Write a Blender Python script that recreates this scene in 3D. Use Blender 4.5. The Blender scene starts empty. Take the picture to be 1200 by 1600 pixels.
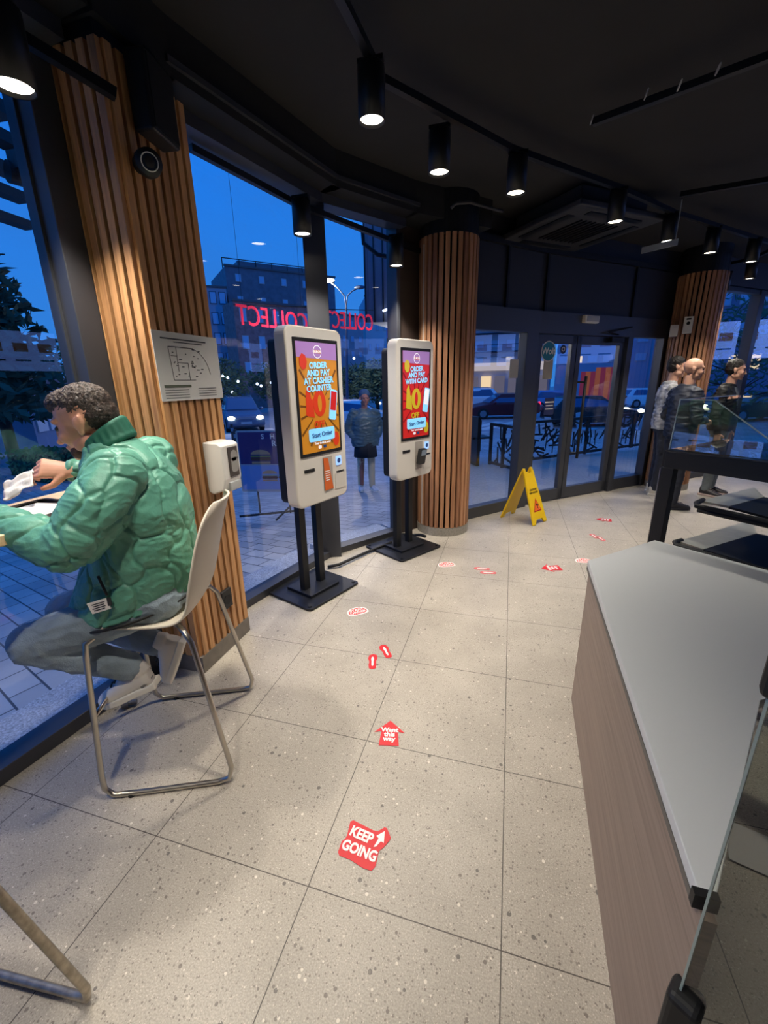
import bpy, bmesh, math, random
from mathutils import Vector, Matrix, noise
import numpy as np
random.seed(7)
D = bpy.data; S = bpy.context.scene; COL = S.collection

# ------------------------------------------------------------------ camera, world, exposure
EYE = 1.55; FPX = 662.0
RX = Vector((0.96069, 0.06521, -0.26985)); RY = Vector((0.27705, -0.28746, 0.91685)); RZ = Vector((-0.01778, -0.95557, -0.29423))
cam = D.objects.new('camera', D.cameras.new('camera')); COL.objects.link(cam)
cam.data.sensor_fit = 'VERTICAL'; cam.data.sensor_height = 36.0; cam.data.lens = 36.0 * FPX / 1600.0
cam.data.clip_start = 0.02; cam.data.clip_end = 500
cam.matrix_world = Matrix(((RX[0], -RX[1], -RX[2], 0), (RY[0], -RY[1], -RY[2], 0), (RZ[0], -RZ[1], -RZ[2], EYE), (0, 0, 0, 1)))
S.camera = cam
vs = S.view_settings; vs.view_transform = 'Standard'; vs.look = 'None'; vs.gamma = 1; vs.use_curve_mapping = False; vs.exposure = 0.0
LAMP_W = 112.0

W = D.worlds.new('dusk_sky'); S.world = W; W.use_nodes = True
nt = W.node_tree; nt.nodes.clear()
_n = lambda t: nt.nodes.new(t)
wo = _n('ShaderNodeOutputWorld'); bg = _n('ShaderNodeBackground'); tc = _n('ShaderNodeTexCoord'); sp = _n('ShaderNodeSeparateXYZ')
cr = _n('ShaderNodeValToRGB'); nz = _n('ShaderNodeTexNoise'); mp = _n('ShaderNodeMapping'); mx = _n('ShaderNodeMixRGB'); cr2 = _n('ShaderNodeValToRGB')
nt.links.new(tc.outputs['Generated'], sp.inputs[0]); nt.links.new(sp.outputs[2], cr.inputs[0])
e = cr.color_ramp.elements; e[0].position = 0.0; e[0].color = (0.035, 0.21, 0.62, 1); e[1].position = 0.5; e[1].color = (0.005, 0.18, 0.80, 1)
mp.inputs['Scale'].default_value = (2, 2, 7); nt.links.new(tc.outputs['Generated'], mp.inputs[0]); nt.links.new(mp.outputs[0], nz.inputs['Vector'])
nz.inputs['Scale'].default_value = 1.6; nz.inputs['Detail'].default_value = 5
nt.links.new(nz.outputs[0], cr2.inputs[0]); cr2.color_ramp.elements[0].position = .4; cr2.color_ramp.elements[1].position = .75
cr2.color_ramp.elements[0].color = (0, 0, 0, 1); cr2.color_ramp.elements[1].color = (.35, .35, .35, 1)
nt.links.new(cr2.outputs[0], mx.inputs[0]); nt.links.new(cr.outputs[0], mx.inputs[1]); mx.inputs[2].default_value = (0.03, 0.16, 0.52, 1)
nt.links.new(mx.outputs[0], bg.inputs[0]); bg.inputs[1].default_value = 1.15; nt.links.new(bg.outputs[0], wo.inputs[0])

def ray(px, py):
    v = Vector(((px - 600) / FPX, (py - 800) / FPX, 1.0))
    return Vector((RX.dot(v), RY.dot(v), RZ.dot(v)))
def G(px, py, z=0.0, eye=EYE):
    "point on the horizontal plane z along a line of sight (measured from the photograph)"
    r = ray(px, py); t = (z - eye) / r.z
    return Vector((r.x * t, r.y * t, z))
def SEG(px, py, a, b, off=0.0):
    "point on the vertical plane through floor points a and b"
    d = Vector((b[0] - a[0], b[1] - a[1], 0)).normalized(); n = Vector((-d.y, d.x, 0)); r = ray(px, py)
    o = Vector((0, 0, EYE)); t = (Vector((a[0], a[1], 0)) + n * off - o).dot(n) / r.dot(n)
    return o + r * t

# ------------------------------------------------------------------ materials
def lin(c):
    return tuple(((v / 255) / 12.92 if v / 255 <= .04045 else ((v / 255 + .055) / 1.055) ** 2.4) for v in c) + (1,)
MATS = {}
def M(name, c, rough=.5, metal=0., emit=0., noise_amt=0., nscale=20., bump=0., bscale=60., spec=None, coat=0.):
    if name in MATS: return MATS[name]
    m = D.materials.new(name); m.use_nodes = True; n = m.node_tree.nodes; l = m.node_tree.links; b = n['Principled BSDF']
    col = lin(c); b.inputs['Base Color'].default_value = col; b.inputs['Roughness'].default_value = rough; b.inputs['Metallic'].default_value = metal
    if spec is not None: b.inputs['Specular IOR Level'].default_value = spec
    if coat: b.inputs['Coat Weight'].default_value = coat
    if emit: b.inputs['Emission Color'].default_value = col; b.inputs['Emission Strength'].default_value = emit
    t = n.new('ShaderNodeTexCoord')
    if noise_amt:
        z = n.new('ShaderNodeTexNoise'); z.inputs['Scale'].default_value = nscale; z.inputs['Detail'].default_value = 4
        l.new(t.outputs['Object'], z.inputs['Vector'])
        r = n.new('ShaderNodeValToRGB'); r.color_ramp.elements[0].position = .3; r.color_ramp.elements[1].position = .7
        r.color_ramp.elements[0].color = tuple(v * (1 - noise_amt) for v in col[:3]) + (1,); r.color_ramp.elements[1].color = tuple(min(1, v * (1 + noise_amt)) for v in col[:3]) + (1,)
        l.new(z.outputs[0], r.inputs[0]); l.new(r.outputs[0], b.inputs['Base Color'])
    if bump:
        z = n.new('ShaderNodeTexNoise'); z.inputs['Scale'].default_value = bscale; z.inputs['Detail'].default_value = 5
        l.new(t.outputs['Object'], z.inputs['Vector']); q = n.new('ShaderNodeBump'); q.inputs['Strength'].default_value = bump; q.inputs['Distance'].default_value = .01
        l.new(z.outputs[0], q.inputs['Height']); l.new(q.outputs[0], b.inputs['Normal'])
    MATS[name] = m; return m
def glass(name, tint=(.93, .97, 1), gain=1.6, rough=0.0):
    if name in MATS: return MATS[name]
    m = D.materials.new(name); m.use_nodes = True; n = m.node_tree.nodes; l = m.node_tree.links; n.clear()
    o = n.new('ShaderNodeOutputMaterial'); x = n.new('ShaderNodeMixShader'); t = n.new('ShaderNodeBsdfTransparent'); g = n.new('ShaderNodeBsdfGlossy')
    f = n.new('ShaderNodeFresnel'); f.inputs[0].default_value = 1.5; mu = n.new('ShaderNodeMath'); mu.operation = 'MULTIPLY'; mu.inputs[1].default_value = gain; mu.use_clamp = True
    t.inputs[0].default_value = tint + (1,); g.inputs['Roughness'].default_value = rough; g.inputs[0].default_value = (1, 1, 1, 1)
    gb = n.new('ShaderNodeNewGeometry'); iv = n.new('ShaderNodeMath'); iv.operation = 'SUBTRACT'; iv.inputs[0].default_value = 1; l.new(gb.outputs['Backfacing'], iv.inputs[1])
    m2 = n.new('ShaderNodeMath'); m2.operation = 'MULTIPLY'; l.new(iv.outputs[0], m2.inputs[1]); l.new(mu.outputs[0], m2.inputs[0])
    l.new(f.outputs[0], mu.inputs[0]); l.new(m2.outputs[0], x.inputs[0]); l.new(t.outputs[0], x.inputs[1]); l.new(g.outputs[0], x.inputs[2]); l.new(x.outputs[0], o.inputs[0])
    MATS[name] = m; return m
def wood_mat(name, c1, c2, sc=(30, 30, 1.2), rough=.55):
    if name in MATS: return MATS[name]
    m = D.materials.new(name); m.use_nodes = True; n = m.node_tree.nodes; l = m.node_tree.links; b = n['Principled BSDF']; b.inputs['Roughness'].default_value = rough
    t = n.new('ShaderNodeTexCoord'); mp = n.new('ShaderNodeMapping'); mp.inputs['Scale'].default_value = sc; z = n.new('ShaderNodeTexNoise'); z.inputs['Scale'].default_value = 2.2; z.inputs['Detail'].default_value = 6; z.inputs['Distortion'].default_value = .6
    l.new(t.outputs['Object'], mp.inputs[0]); l.new(mp.outputs[0], z.inputs['Vector'])
    g = n.new('ShaderNodeNewGeometry'); ad = n.new('ShaderNodeMath'); ad.operation = 'MULTIPLY_ADD'; ad.inputs[1].default_value = .35
    l.new(g.outputs['Random Per Island'], ad.inputs[0]); l.new(z.outputs[0], ad.inputs[2])
    r = n.new('ShaderNodeValToRGB'); r.color_ramp.elements[0].position = .35; r.color_ramp.elements[1].position = .95
    r.color_ramp.elements[0].color = lin(c1); r.color_ramp.elements[1].color = lin(c2); l.new(ad.outputs[0], r.inputs[0]); l.new(r.outputs[0], b.inputs['Base Color'])
    MATS[name] = m; return m
def floor_mat():
    m = D.materials.new('terrazzo_tile'); m.use_nodes = True; n = m.node_tree.nodes; l = m.node_tree.links; b = n['Principled BSDF']
    t = n.new('ShaderNodeTexCoord'); sx = n.new('ShaderNodeSeparateXYZ'); l.new(t.outputs['Object'], sx.inputs[0])
    def math_(op, a, bb=None, c=None):
        q = n.new('ShaderNodeMath'); q.operation = op
        for i, v in enumerate((a, bb, c)):
            if v is None: continue
            if isinstance(v, (int, float)): q.inputs[i].default_value = v
            else: l.new(v, q.inputs[i])
        return q.outputs[0]
    def grout(o, off):
        a = math_('ADD', o, off); a = math_('DIVIDE', a, .6); a = math_('FRACT', a); a = math_('SUBTRACT', a, .5); a = math_('ABSOLUTE', a); return math_('GREATER_THAN', a, .4972)
    gx = grout(sx.outputs[0], 60.524); gy = grout(sx.outputs[1], 60 - .837); gr = math_('MAXIMUM', gx, gy)
    base = n.new('ShaderNodeTexNoise'); base.inputs['Scale'].default_value = 3.5; base.inputs['Detail'].default_value = 6; l.new(t.outputs['Object'], base.inputs['Vector'])
    rb = n.new('ShaderNodeValToRGB'); rb.color_ramp.elements[0].color = lin((166, 157, 143)); rb.color_ramp.elements[1].color = lin((182, 173, 158)); rb.color_ramp.elements[0].position = .3; rb.color_ramp.elements[1].position = .7
    l.new(base.outputs[0], rb.inputs[0]); cur = rb.outputs[0]
    fine = n.new('ShaderNodeTexNoise'); fine.inputs['Scale'].default_value = 220; fine.inputs['Detail'].default_value = 2; l.new(t.outputs['Object'], fine.inputs['Vector'])
    rf = n.new('ShaderNodeValToRGB'); rf.color_ramp.elements[0].color = (.55, .55, .55, 1); rf.color_ramp.elements[1].color = (1.25, 1.25, 1.25, 1); rf.color_ramp.elements[0].position = .3; rf.color_ramp.elements[1].position = .7
    l.new(fine.outputs[0], rf.inputs[0]); mu = n.new('ShaderNodeMixRGB'); mu.blend_type = 'MULTIPLY'; mu.inputs[0].default_value = .55; l.new(cur, mu.inputs[1]); l.new(rf.outputs[0], mu.inputs[2]); cur = mu.outputs[0]
    for sc, thr, pick, col in ((55, .30, .72, (112, 103, 94)), (30, .24, .82, (92, 86, 82)), (60, .30, .84, (222, 214, 198)), (24, .16, .92, (226, 218, 204)), (120, .38, .5, (124, 115, 104)), (75, .3, .7, (134, 126, 114)), (200, .4, .6, (206, 196, 180))):
        v = n.new('ShaderNodeTexVoronoi'); v.inputs['Scale'].default_value = sc; l.new(t.outputs['Object'], v.inputs['Vector'])
        cs = n.new('ShaderNodeSeparateColor'); l.new(v.outputs['Color'], cs.inputs[0])
        near = math_('LESS_THAN', v.outputs['Distance'], math_('MULTIPLY', cs.outputs[1], thr)); sel = math_('GREATER_THAN', cs.outputs[0], pick); k = math_('MULTIPLY', near, sel)
        q = n.new('ShaderNodeMixRGB'); l.new(math_('MULTIPLY', k, .8), q.inputs[0]); l.new(cur, q.inputs[1]); q.inputs[2].default_value = lin(col); cur = q.outputs[0]
    q = n.new('ShaderNodeMixRGB'); l.new(gr, q.inputs[0]); l.new(cur, q.inputs[1]); q.inputs[2].default_value = lin((84, 78, 70)); l.new(q.outputs[0], b.inputs['Base Color'])
    b.inputs['Roughness'].default_value = .42; b.inputs['Specular IOR Level'].default_value = .35
    MATS['floor'] = m; return m
def paving_mat():
    m = D.materials.new('stone_paving'); m.use_nodes = True; n = m.node_tree.nodes; l = m.node_tree.links; b = n['Principled BSDF']
    t = n.new('ShaderNodeTexCoord'); mp = n.new('ShaderNodeMapping'); mp.inputs['Rotation'].default_value = (0, 0, .35); br = n.new('ShaderNodeTexBrick'); l.new(t.outputs['Object'], mp.inputs[0]); l.new(mp.outputs[0], br.inputs['Vector'])
    br.inputs['Scale'].default_value = 1; br.inputs['Brick Width'].default_value = .3; br.inputs['Row Height'].default_value = .16; br.inputs['Mortar Size'].default_value = .006
    br.inputs['Color1'].default_value = lin((206, 202, 198)); br.inputs['Color2'].default_value = lin((172, 170, 170)); br.inputs['Mortar'].default_value = lin((74, 74, 78))
    z = n.new('ShaderNodeTexNoise'); z.inputs['Scale'].default_value = 1.2; z.inputs['Detail'].default_value = 8; l.new(t.outputs['Object'], z.inputs['Vector'])
    mu = n.new('ShaderNodeMixRGB'); mu.blend_type = 'MULTIPLY'; mu.inputs[0].default_value = .6; r = n.new('ShaderNodeValToRGB'); r.color_ramp.elements[0].position = .35; r.color_ramp.elements[1].position = .65; r.color_ramp.elements[0].color = (.5, .5, .5, 1)
    l.new(z.outputs[0], r.inputs[0]); l.new(br.outputs[0], mu.inputs[1]); l.new(r.outputs[0], mu.inputs[2]); l.new(mu.outputs[0], b.inputs['Base Color']); b.inputs['Roughness'].default_value = .5
    return m

mBlack = M('black_paint', (20, 20, 22), .55); mCeil = M('black_ceiling_paint', (38, 37, 37), .9, noise_amt=.12, nscale=3)
mTrack = M('black_track_metal', (16, 16, 17), .45); mFrame = M('charcoal_aluminium', (70, 71, 76), .42, .3); mPanel = M('charcoal_panel', (50, 51, 58), .6)
mSteel = M('brushed_steel', (190, 184, 174), .28, 1.); mSteelWorn = M('worn_steel', (172, 162, 146), .4, .85, noise_amt=.25, nscale=45)
mShell = M('cream_plastic', (216, 205, 186), .45); mWhite = M('white_plastic', (226, 222, 214), .35); mWhiteGrey = M('grey_plastic', (178, 178, 176), .4)
mKioskW = M('kiosk_white_lacquer', (214, 208, 198), .35); mKioskB = M('kiosk_black_metal', (24, 24, 26), .5, .2); mBasePl = M('base_plate_metal', (42, 43, 48), .45, .5)
mRed = M('sticker_red', (206, 14, 24), .5); mStickW = M('sticker_white', (240, 232, 226), .5); mPink = M('worn_sticker_pink', (212, 104, 104), .6, noise_amt=.25, nscale=60)
mYel = M('yellow_plastic', (240, 196, 10), .4); mPaper = M('paper_sheet', (205, 203, 198), .7); mInk = M('dark_ink', (60, 60, 62), .7)
mSlat = wood_mat('oak_slat', (136, 92, 58), (214, 160, 106)); mSlatR = wood_mat('larch_slat', (128, 84, 58), (196, 142, 102)); mCore = M('dark_slat_backing', (16, 10, 8), .9, spec=.1)
mCounterWood = wood_mat('taupe_wood_laminate', (112, 93, 82), (152, 131, 116), (2, 1.3, 42), .5); mCounterTop = M('white_laminate', (206, 208, 206), .38)
mGlassW = glass('window_glass', (.965, .98, 1.0), 1.4); mGlassD = glass('door_glass', (.95, .965, .98), 1.8); mGlassC = glass('case_glass', (.94, .97, .955), 1.2); mGlassP = glass('counter_glass', (.90, .91, .87), 1.1)
mRub = M('black_rubber', (14, 14, 15), .6); mTable = wood_mat('light_maple', (206, 172, 128), (232, 204, 164), (3, 30, 30), .4)

# ------------------------------------------------------------------ mesh builder
WM = {}
I4 = Matrix.Identity(4)
class MB:
    def __init__(s): s.bm = bmesh.new()
    def quad(s, *p):
        s.bm.faces.new([s.bm.verts.new(Vector(q)) for q in p]); return s
    def box(s, c, size, rz=0., R=None):
        c = Vector(c); h = Vector(size) / 2; Rm = R if R is not None else Matrix.Rotation(rz, 3, 'Z')
        v = [s.bm.verts.new(c + Rm @ Vector((x * h.x, y * h.y, z * h.z))) for x in (-1, 1) for y in (-1, 1) for z in (-1, 1)]
        for f in ((0, 1, 3, 2), (4, 6, 7, 5), (0, 4, 5, 1), (2, 3, 7, 6), (0, 2, 6, 4), (1, 5, 7, 3)): s.bm.faces.new([v[i] for i in f])
        return s
    def along(s, a, b, z0, z1, th, off=0.):
        "upright box over the floor line a-b; off moves it to the left of the line"
        a = Vector((a[0], a[1], 0)); b = Vector((b[0], b[1], 0)); d = b - a; n = Vector((-d.y, d.x, 0)).normalized()
        return s.box((a + b) / 2 + n * off + Vector((0, 0, (z0 + z1) / 2)), (d.length, th, z1 - z0), math.atan2(d.y, d.x))
    def prism(s, pts, z0, z1):
        lo = [s.bm.verts.new((p[0], p[1], z0)) for p in pts]; hi = [s.bm.verts.new((p[0], p[1], z1)) for p in pts]; k = len(pts)
        s.bm.faces.new(lo[::-1]); s.bm.faces.new(hi)
        for i in range(k): s.bm.faces.new((lo[i], lo[(i + 1) % k], hi[(i + 1) % k], hi[i]))
        return s
    def plate(s, pts, o, u, v, th):
        "2-D outline pts placed at origin o with axes u,v and thickness th along u x v"
        o, u, v = Vector(o), Vector(u).normalized(), Vector(v).normalized(); w = u.cross(v)
        lo = [s.bm.verts.new(o + u * p[0] + v * p[1]) for p in pts]; hi = [s.bm.verts.new(o + u * p[0] + v * p[1] + w * th) for p in pts]; k = len(pts)
        s.bm.faces.new(lo[::-1]); s.bm.faces.new(hi)
        for i in range(k): s.bm.faces.new((lo[i], lo[(i + 1) % k], hi[(i + 1) % k], hi[i]))
        return s
    def loft(s, secs, n=16, cap=True):
        "secs: (centre, side axis, half width on side axis, half width on other axis[, tangent])"
        rings = []
        for i, q in enumerate(secs):
            c, sd, a, b = Vector(q[0]), Vector(q[1]), q[2], q[3]
            if len(q) > 4: tg = Vector(q[4]).normalized()
            else: tg = (Vector(secs[min(i + 1, len(secs) - 1)][0]) - Vector(secs[max(i - 1, 0)][0])).normalized()
            sd = (sd - tg * sd.dot(tg)).normalized(); ot = tg.cross(sd)
            rings.append([s.bm.verts.new(c + sd * a * math.cos(2 * math.pi * k / n) + ot * b * math.sin(2 * math.pi * k / n)) for k in range(n)])
        for r0, r1 in zip(rings, rings[1:]):
            for k in range(n): s.bm.faces.new((r0[k], r0[(k + 1) % n], r1[(k + 1) % n], r1[k]))
        if cap: s.bm.faces.new(rings[0][::-1]); s.bm.faces.new(rings[-1])
        return s
    def tube(s, pts, r, n=8, cap=True):
        pts = [Vector(p) for p in pts]; rs = r if isinstance(r, (list, tuple)) else [r] * len(pts); rings = []; sd = None
        for i, p in enumerate(pts):
            tg = (pts[min(i + 1, len(pts) - 1)] - pts[max(i - 1, 0)]).normalized()
            if sd is None: sd = tg.orthogonal().normalized()
            sd = (sd - tg * sd.dot(tg)).normalized(); ot = tg.cross(sd); k = 1.0
            if 0 < i < len(pts) - 1:
                cs = (p - pts[i - 1]).normalized().dot(tg); k = 1 / max(cs, .6)
            rings.append([s.bm.verts.new(p + (sd * math.cos(2 * math.pi * j / n) + ot * math.sin(2 * math.pi * j / n)) * rs[i]) for j in range(n)])
        for r0, r1 in zip(rings, rings[1:]):
            for j in range(n): s.bm.faces.new((r0[j], r0[(j + 1) % n], r1[(j + 1) % n], r1[j]))
        if cap: s.bm.faces.new(rings[0][::-1]); s.bm.faces.new(rings[-1])
        return s
    def cyl(s, a, b, r, r2=None, n=20): return s.tube([a, b], [r, r if r2 is None else r2], n)
    def ell(s, c, rad, R=None, n=14, m=9):
        c = Vector(c); Rm = R if R is not None else Matrix.Identity(3); rad = (rad,) * 3 if not isinstance(rad, (tuple, list)) else rad; rings = []
        top = s.bm.verts.new(c + Rm @ Vector((0, 0, rad[2]))); bot = s.bm.verts.new(c + Rm @ Vector((0, 0, -rad[2])))
        for i in range(1, m):
            t = math.pi * i / m
            rings.append([s.bm.verts.new(c + Rm @ Vector((rad[0] * math.sin(t) * math.cos(2 * math.pi * k / n), rad[1] * math.sin(t) * math.sin(2 * math.pi * k / n), rad[2] * math.cos(t)))) for k in range(n)])
        for k in range(n):
            s.bm.faces.new((top, rings[0][k], rings[0][(k + 1) % n])); s.bm.faces.new((bot, rings[-1][(k + 1) % n], rings[-1][k]))
        for r0, r1 in zip(rings, rings[1:]):
            for k in range(n): s.bm.faces.new((r0[k], r1[k], r1[(k + 1) % n], r0[(k + 1) % n]))
        return s
    def cap(s, a, b, ra, rb=None):
        rb = ra if rb is None else rb; a = Vector(a); b = Vector(b); s.ell(a, ra); s.ell(b, rb); s.tube([a, b], [ra, rb], 14); return s
    def mesh(s, name, smooth=False):
        bmesh.ops.recalc_face_normals(s.bm, faces=s.bm.faces); me = D.meshes.new(name); s.bm.to_mesh(me); s.bm.free()
        if smooth: me.polygons.foreach_set('use_smooth', [True] * len(me.polygons))
        return me
    def build(s, name, mat, parent=None, smooth=False, world=True, bevel=0., remesh=0., relax=0, puff=None, angle=False):
        me = s.mesh(name, smooth)
        if remesh:
            t = D.objects.new('t', me); COL.objects.link(t); md = t.modifiers.new('r', 'REMESH'); md.mode = 'VOXEL'; md.voxel_size = remesh
            if relax: md = t.modifiers.new('s', 'SMOOTH'); md.iterations = relax; md.factor = .5
            dg = bpy.context.evaluated_depsgraph_get(); dg.update(); me2 = D.meshes.new_from_object(t.evaluated_get(dg)); D.objects.remove(t); me = me2
            if puff: puff(me)
            me.polygons.foreach_set('use_smooth', [True] * len(me.polygons))
        me.materials.clear(); me.materials.append(mat)
        o = D.objects.new(name, me); COL.objects.link(o); attach(o, parent, world)
        if bevel: md = o.modifiers.new('bevel', 'BEVEL'); md.width = bevel; md.segments = 3; md.limit_method = 'ANGLE'; md.angle_limit = math.radians(40)
        if smooth and angle:
            for p in me.polygons: p.use_smooth = len(p.vertices) <= 4
        return o
def attach(o, parent, world=True):
    if parent is None: WM[o.name] = o.matrix_basis.copy(); return
    o.parent = parent; pw = WM[parent.name]
    if world: o.matrix_parent_inverse = pw.inverted(); WM[o.name] = o.matrix_basis.copy()
    else: WM[o.name] = pw @ o.matrix_basis
def tag(o, label=None, cat=None, group=None, kind=None):
    for k, v in (('label', label), ('category', cat), ('group', group), ('kind', kind)):
        if v: o[k] = v
    return o
def thing(name, loc, label, cat, group=None, rz=0., kind=None):
    o = D.objects.new(name, None); o.empty_display_size = .1; COL.objects.link(o); o.location = loc; o.rotation_euler = (0, 0, rz)
    WM[o.name] = Matrix.Translation(Vector(loc)) @ Matrix.Rotation(rz, 4, 'Z'); return tag(o, label, cat, group, kind)
def struct(o): o['kind'] = 'structure'; return o
def dup(o, parent=None, loc=None, rz=None, label=None, M4=None):
    c = o.copy(); COL.objects.link(c)
    if parent is not None: c.parent = parent
    if loc is not None: c.location = loc
    if rz is not None: c.rotation_euler = (0, 0, rz)
    if label: c['label'] = label
    for ch in [q for q in list(D.objects) if q.parent == o]: dup(ch, c)
    return c
def text(s, size, mat, o, u, v, parent, name='lettering', bold=.0, th=.001, ax='CENTER', sx=1., world=True):
    "flat lettering centred on point o, reading along u with up direction v"
    cu = D.curves.new('t', 'FONT'); cu.body = s; cu.size = size; cu.align_x = ax; cu.align_y = 'CENTER'; cu.offset = bold; cu.extrude = th / 2; cu.resolution_u = 3; cu.space_line = .85
    t = D.objects.new('t', cu); COL.objects.link(t); dg = bpy.context.evaluated_depsgraph_get(); dg.update(); me = D.meshes.new_from_object(t.evaluated_get(dg)); D.objects.remove(t); me.name = name
    u = Vector(u).normalized(); v = Vector(v); v = (v - u * v.dot(u)).normalized(); w = u.cross(v); o = Vector(o)
    me.transform(Matrix(((u.x * sx, v.x, w.x, o.x), (u.y * sx, v.y, w.y, o.y), (u.z * sx, v.z, w.z, o.z), (0, 0, 0, 1))))
    me.materials.clear(); me.materials.append(mat); ob = D.objects.new(name, me); COL.objects.link(ob); attach(ob, parent, world); return ob
def rrect(w, h, r, n=5, cx=0, cy=0):
    p = []
    for (sx, sy, a0) in ((1, 1, 0), (-1, 1, 90), (-1, -1, 180), (1, -1, 270)):
        for k in range(n + 1):
            a = math.radians(a0 + 90 * k / n); p.append((cx + sx * (w / 2 - r) + r * math.cos(a), cy + sy * (h / 2 - r) + r * math.sin(a)))
    return p
def disc(r, n=24, cx=0, cy=0, ry=None): return [(cx + r * math.cos(2 * math.pi * k / n), cy + (ry or r) * math.sin(2 * math.pi * k / n)) for k in range(n)]
UP = Vector((0, 0, 1))

# ------------------------------------------------------------------ the room
W1a, W1b = (-2.27, -2.6), (-1.80, 1.65); Aa, Bb, Cc = (-1.79, 2.05), (-1.50, 3.38), (-1.03, 4.09)
Da, Ea, Fa = (-.45, 4.70), (.236, 5.473), (2.05, 7.12); Ga, Ha = (2.5, 7.35), (6.6, 11.0)
FLOORPTS = [(-2.35, -2.6), (-1.9, 1.65), (-1.87, 2.05), (-1.58, 3.42), (-1.1, 4.15), (-.85, 4.6), (-.5, 4.78), (.2, 5.54), (2.0, 7.19), (2.5, 7.45), (6.6, 11.1), (6.6, -2.6)]
struct(MB().prism(FLOORPTS, -.12, 0).build('floor', floor_mat()))
CZ = 3.08
struct(MB().prism(FLOORPTS, CZ, CZ + .12).build('ceiling', mCeil))
struct(MB().box((6.65, 4.2, 1.5), (.1, 13.8, 3.2)).build('wall_right', M('dark_grey_wall', (70, 68, 68), .8)))
struct(MB().box((2.1, -2.65, 1.5), (9.1, .1, 3.2)).build('wall_back', M('back_wall_paint', (96, 90, 84), .8)))
# header bulkhead over the windows
mb = MB()
for a, b in ((W1a, W1b), ((W1b), Aa), (Aa, Bb), (Bb, Cc), (Cc, Da)): mb.along(a, b, 2.86, CZ, .34, -.08)
struct(mb.build('trim_1', M('bulkhead_black', (26, 26, 26), .8)))
mb = MB()
for a, b in ((W1a, W1b), (Aa, Bb), (Bb, Cc)): mb.along(a, b, 2.90, 2.925, .02, -.26); mb.along(a, b, 2.80, 2.86, .10, -.05)
struct(mb.build('trim_2', mFrame))
def window(idx, a, b, z0, z1, mats=mGlassW, fr=.055, posts=(), label=None):
    w = thing('window_%d' % idx, (a[0], a[1], 0), label, None, kind='structure')
    mb = MB().along(a, b, 0, z0, .12, .06).along(a, b, z1, z1 + fr, .10, .05)
    L = (Vector(b) - Vector(a)).length; d = (Vector(b) - Vector(a)) / L
    for t, wd, dp in posts:
        p = Vector(a) + d * t; mb.along(p - d * wd / 2, p + d * wd / 2, 0, z1 + fr, dp, .05)
    mb.build('frame', mFrame, w, bevel=.004)
    MB().along(a, b, z0, z1, .008, .08).build('pane', mats, w)
    return w
window(1, W1a, W1b, .07, 2.82, posts=((4.215, .11, .12), (2.0, .09, .14)))
window(2, Aa, Bb, .06, 2.82)
window(3, Bb, Cc, .06, 2.82, posts=((.835, .04, .14),))
# corner mullion between window 2 and 3
struct(MB().box((-1.515, 3.40, 1.45), (.17, .11, 2.9), math.radians(24)).build('trim_3', mFrame, bevel=.004))
struct(MB().along((-1.86, 1.53), (-1.85, 2.1), 0, 3.0, .05, .05).build('wall_left', mFrame))
# sheet closing the gap between window 3 and round column
struct(MB().along(Cc, (-.80, 4.42), 0, 3.0, .06, .06).build('wall_corner', M('corner_panel', (70, 58, 52), .6)))

# entrance wall: upper panels, frames, doors
d1 = (Vector(Ea) - Vector(Da)).normalized(); d2 = (Vector(Fa) - Vector(Ea)).normalized()
def on(a, d, t): p = Vector(a) + d * t; return (p.x, p.y)
mb = MB()
mb.along(Da, Ea, 2.26, CZ, .08, .04).along(Ea, Fa, 2.26, CZ, .08, .04).along(Fa, Ga, 2.26, CZ, .08, .04).along(Ga, Ha, 2.75, CZ, .08, .04)
struct(mb.build('wall_front', mPanel))
mb = MB()
for t in (.02, .48): mb.along(on(Da, d1, t), on(Da, d1, t + .03), 2.26, 2.86, .03, -.012)
for t in (.06, 1.55): mb.along(on(Ea, d2, t), on(Ea, d2, t + .03), 2.26, 2.86, .03, -.012)
mb.along(Da, Ea, 2.84, 2.90, .05, -.02).along(Ea, Fa, 2.84, 2.90, .05, -.02)
struct(mb.build('trim_4', mBlack))
struct(MB().along(Da, Ea, 2.04, 2.27, .12, .02).along(Ea, Fa, 2.04, 2.27, .12, .02).build('trim_5', mFrame))
L1 = (Vector(Ea) - Vector(Da)).length
w = thing('window_4', (Da[0], Da[1], 0), None, None, kind='structure')
MB().along(Da, Ea, 0, .13, .10, .04).along(Da, on(Da, d1, .05), 0, 2.05, .10, .04).along(on(Da, d1, L1 - .20), Ea, 0, 2.05, .12, .02).build('frame', mFrame, w, bevel=.004)
MB().along(on(Da, d1, .05), on(Da, d1, L1 - .2), .13, 2.05, .008, .05).build('pane', mGlassD, w)
def tof(px, py): # distance along the door line of a line of sight
    p = SEG(px, py, Ea, Fa); return (Vector((p.x, p.y)) - Vector(Ea)).dot(d2)
def leaf(idx, t0, t1, closer=False):
    w = thing('door_%d' % idx, (*on(Ea, d2, t0), 0), None, None, kind='structure'); st = .075
    mb = MB().along(on(Ea, d2, t0), on(Ea, d2, t1), 0.01, .16, .06, .03).along(on(Ea, d2, t0), on(Ea, d2, t1), 1.94, 2.035, .06, .03)
    mb.along(on(Ea, d2, t0), on(Ea, d2, t0 + st), .01, 2.035, .06, .03).along(on(Ea, d2, t1 - st), on(Ea, d2, t1), .01, 2.035, .06, .03)
    mb.build('frame', mFrame, w, bevel=.004)
    MB().along(on(Ea, d2, t0 + st), on(Ea, d2, t1 - st), .16, 1.94, .008, .03).build('pane', mGlassD, w); return w
dl1 = leaf(1, .03, .66); dl2 = leaf(2, .67, 1.52)
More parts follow.
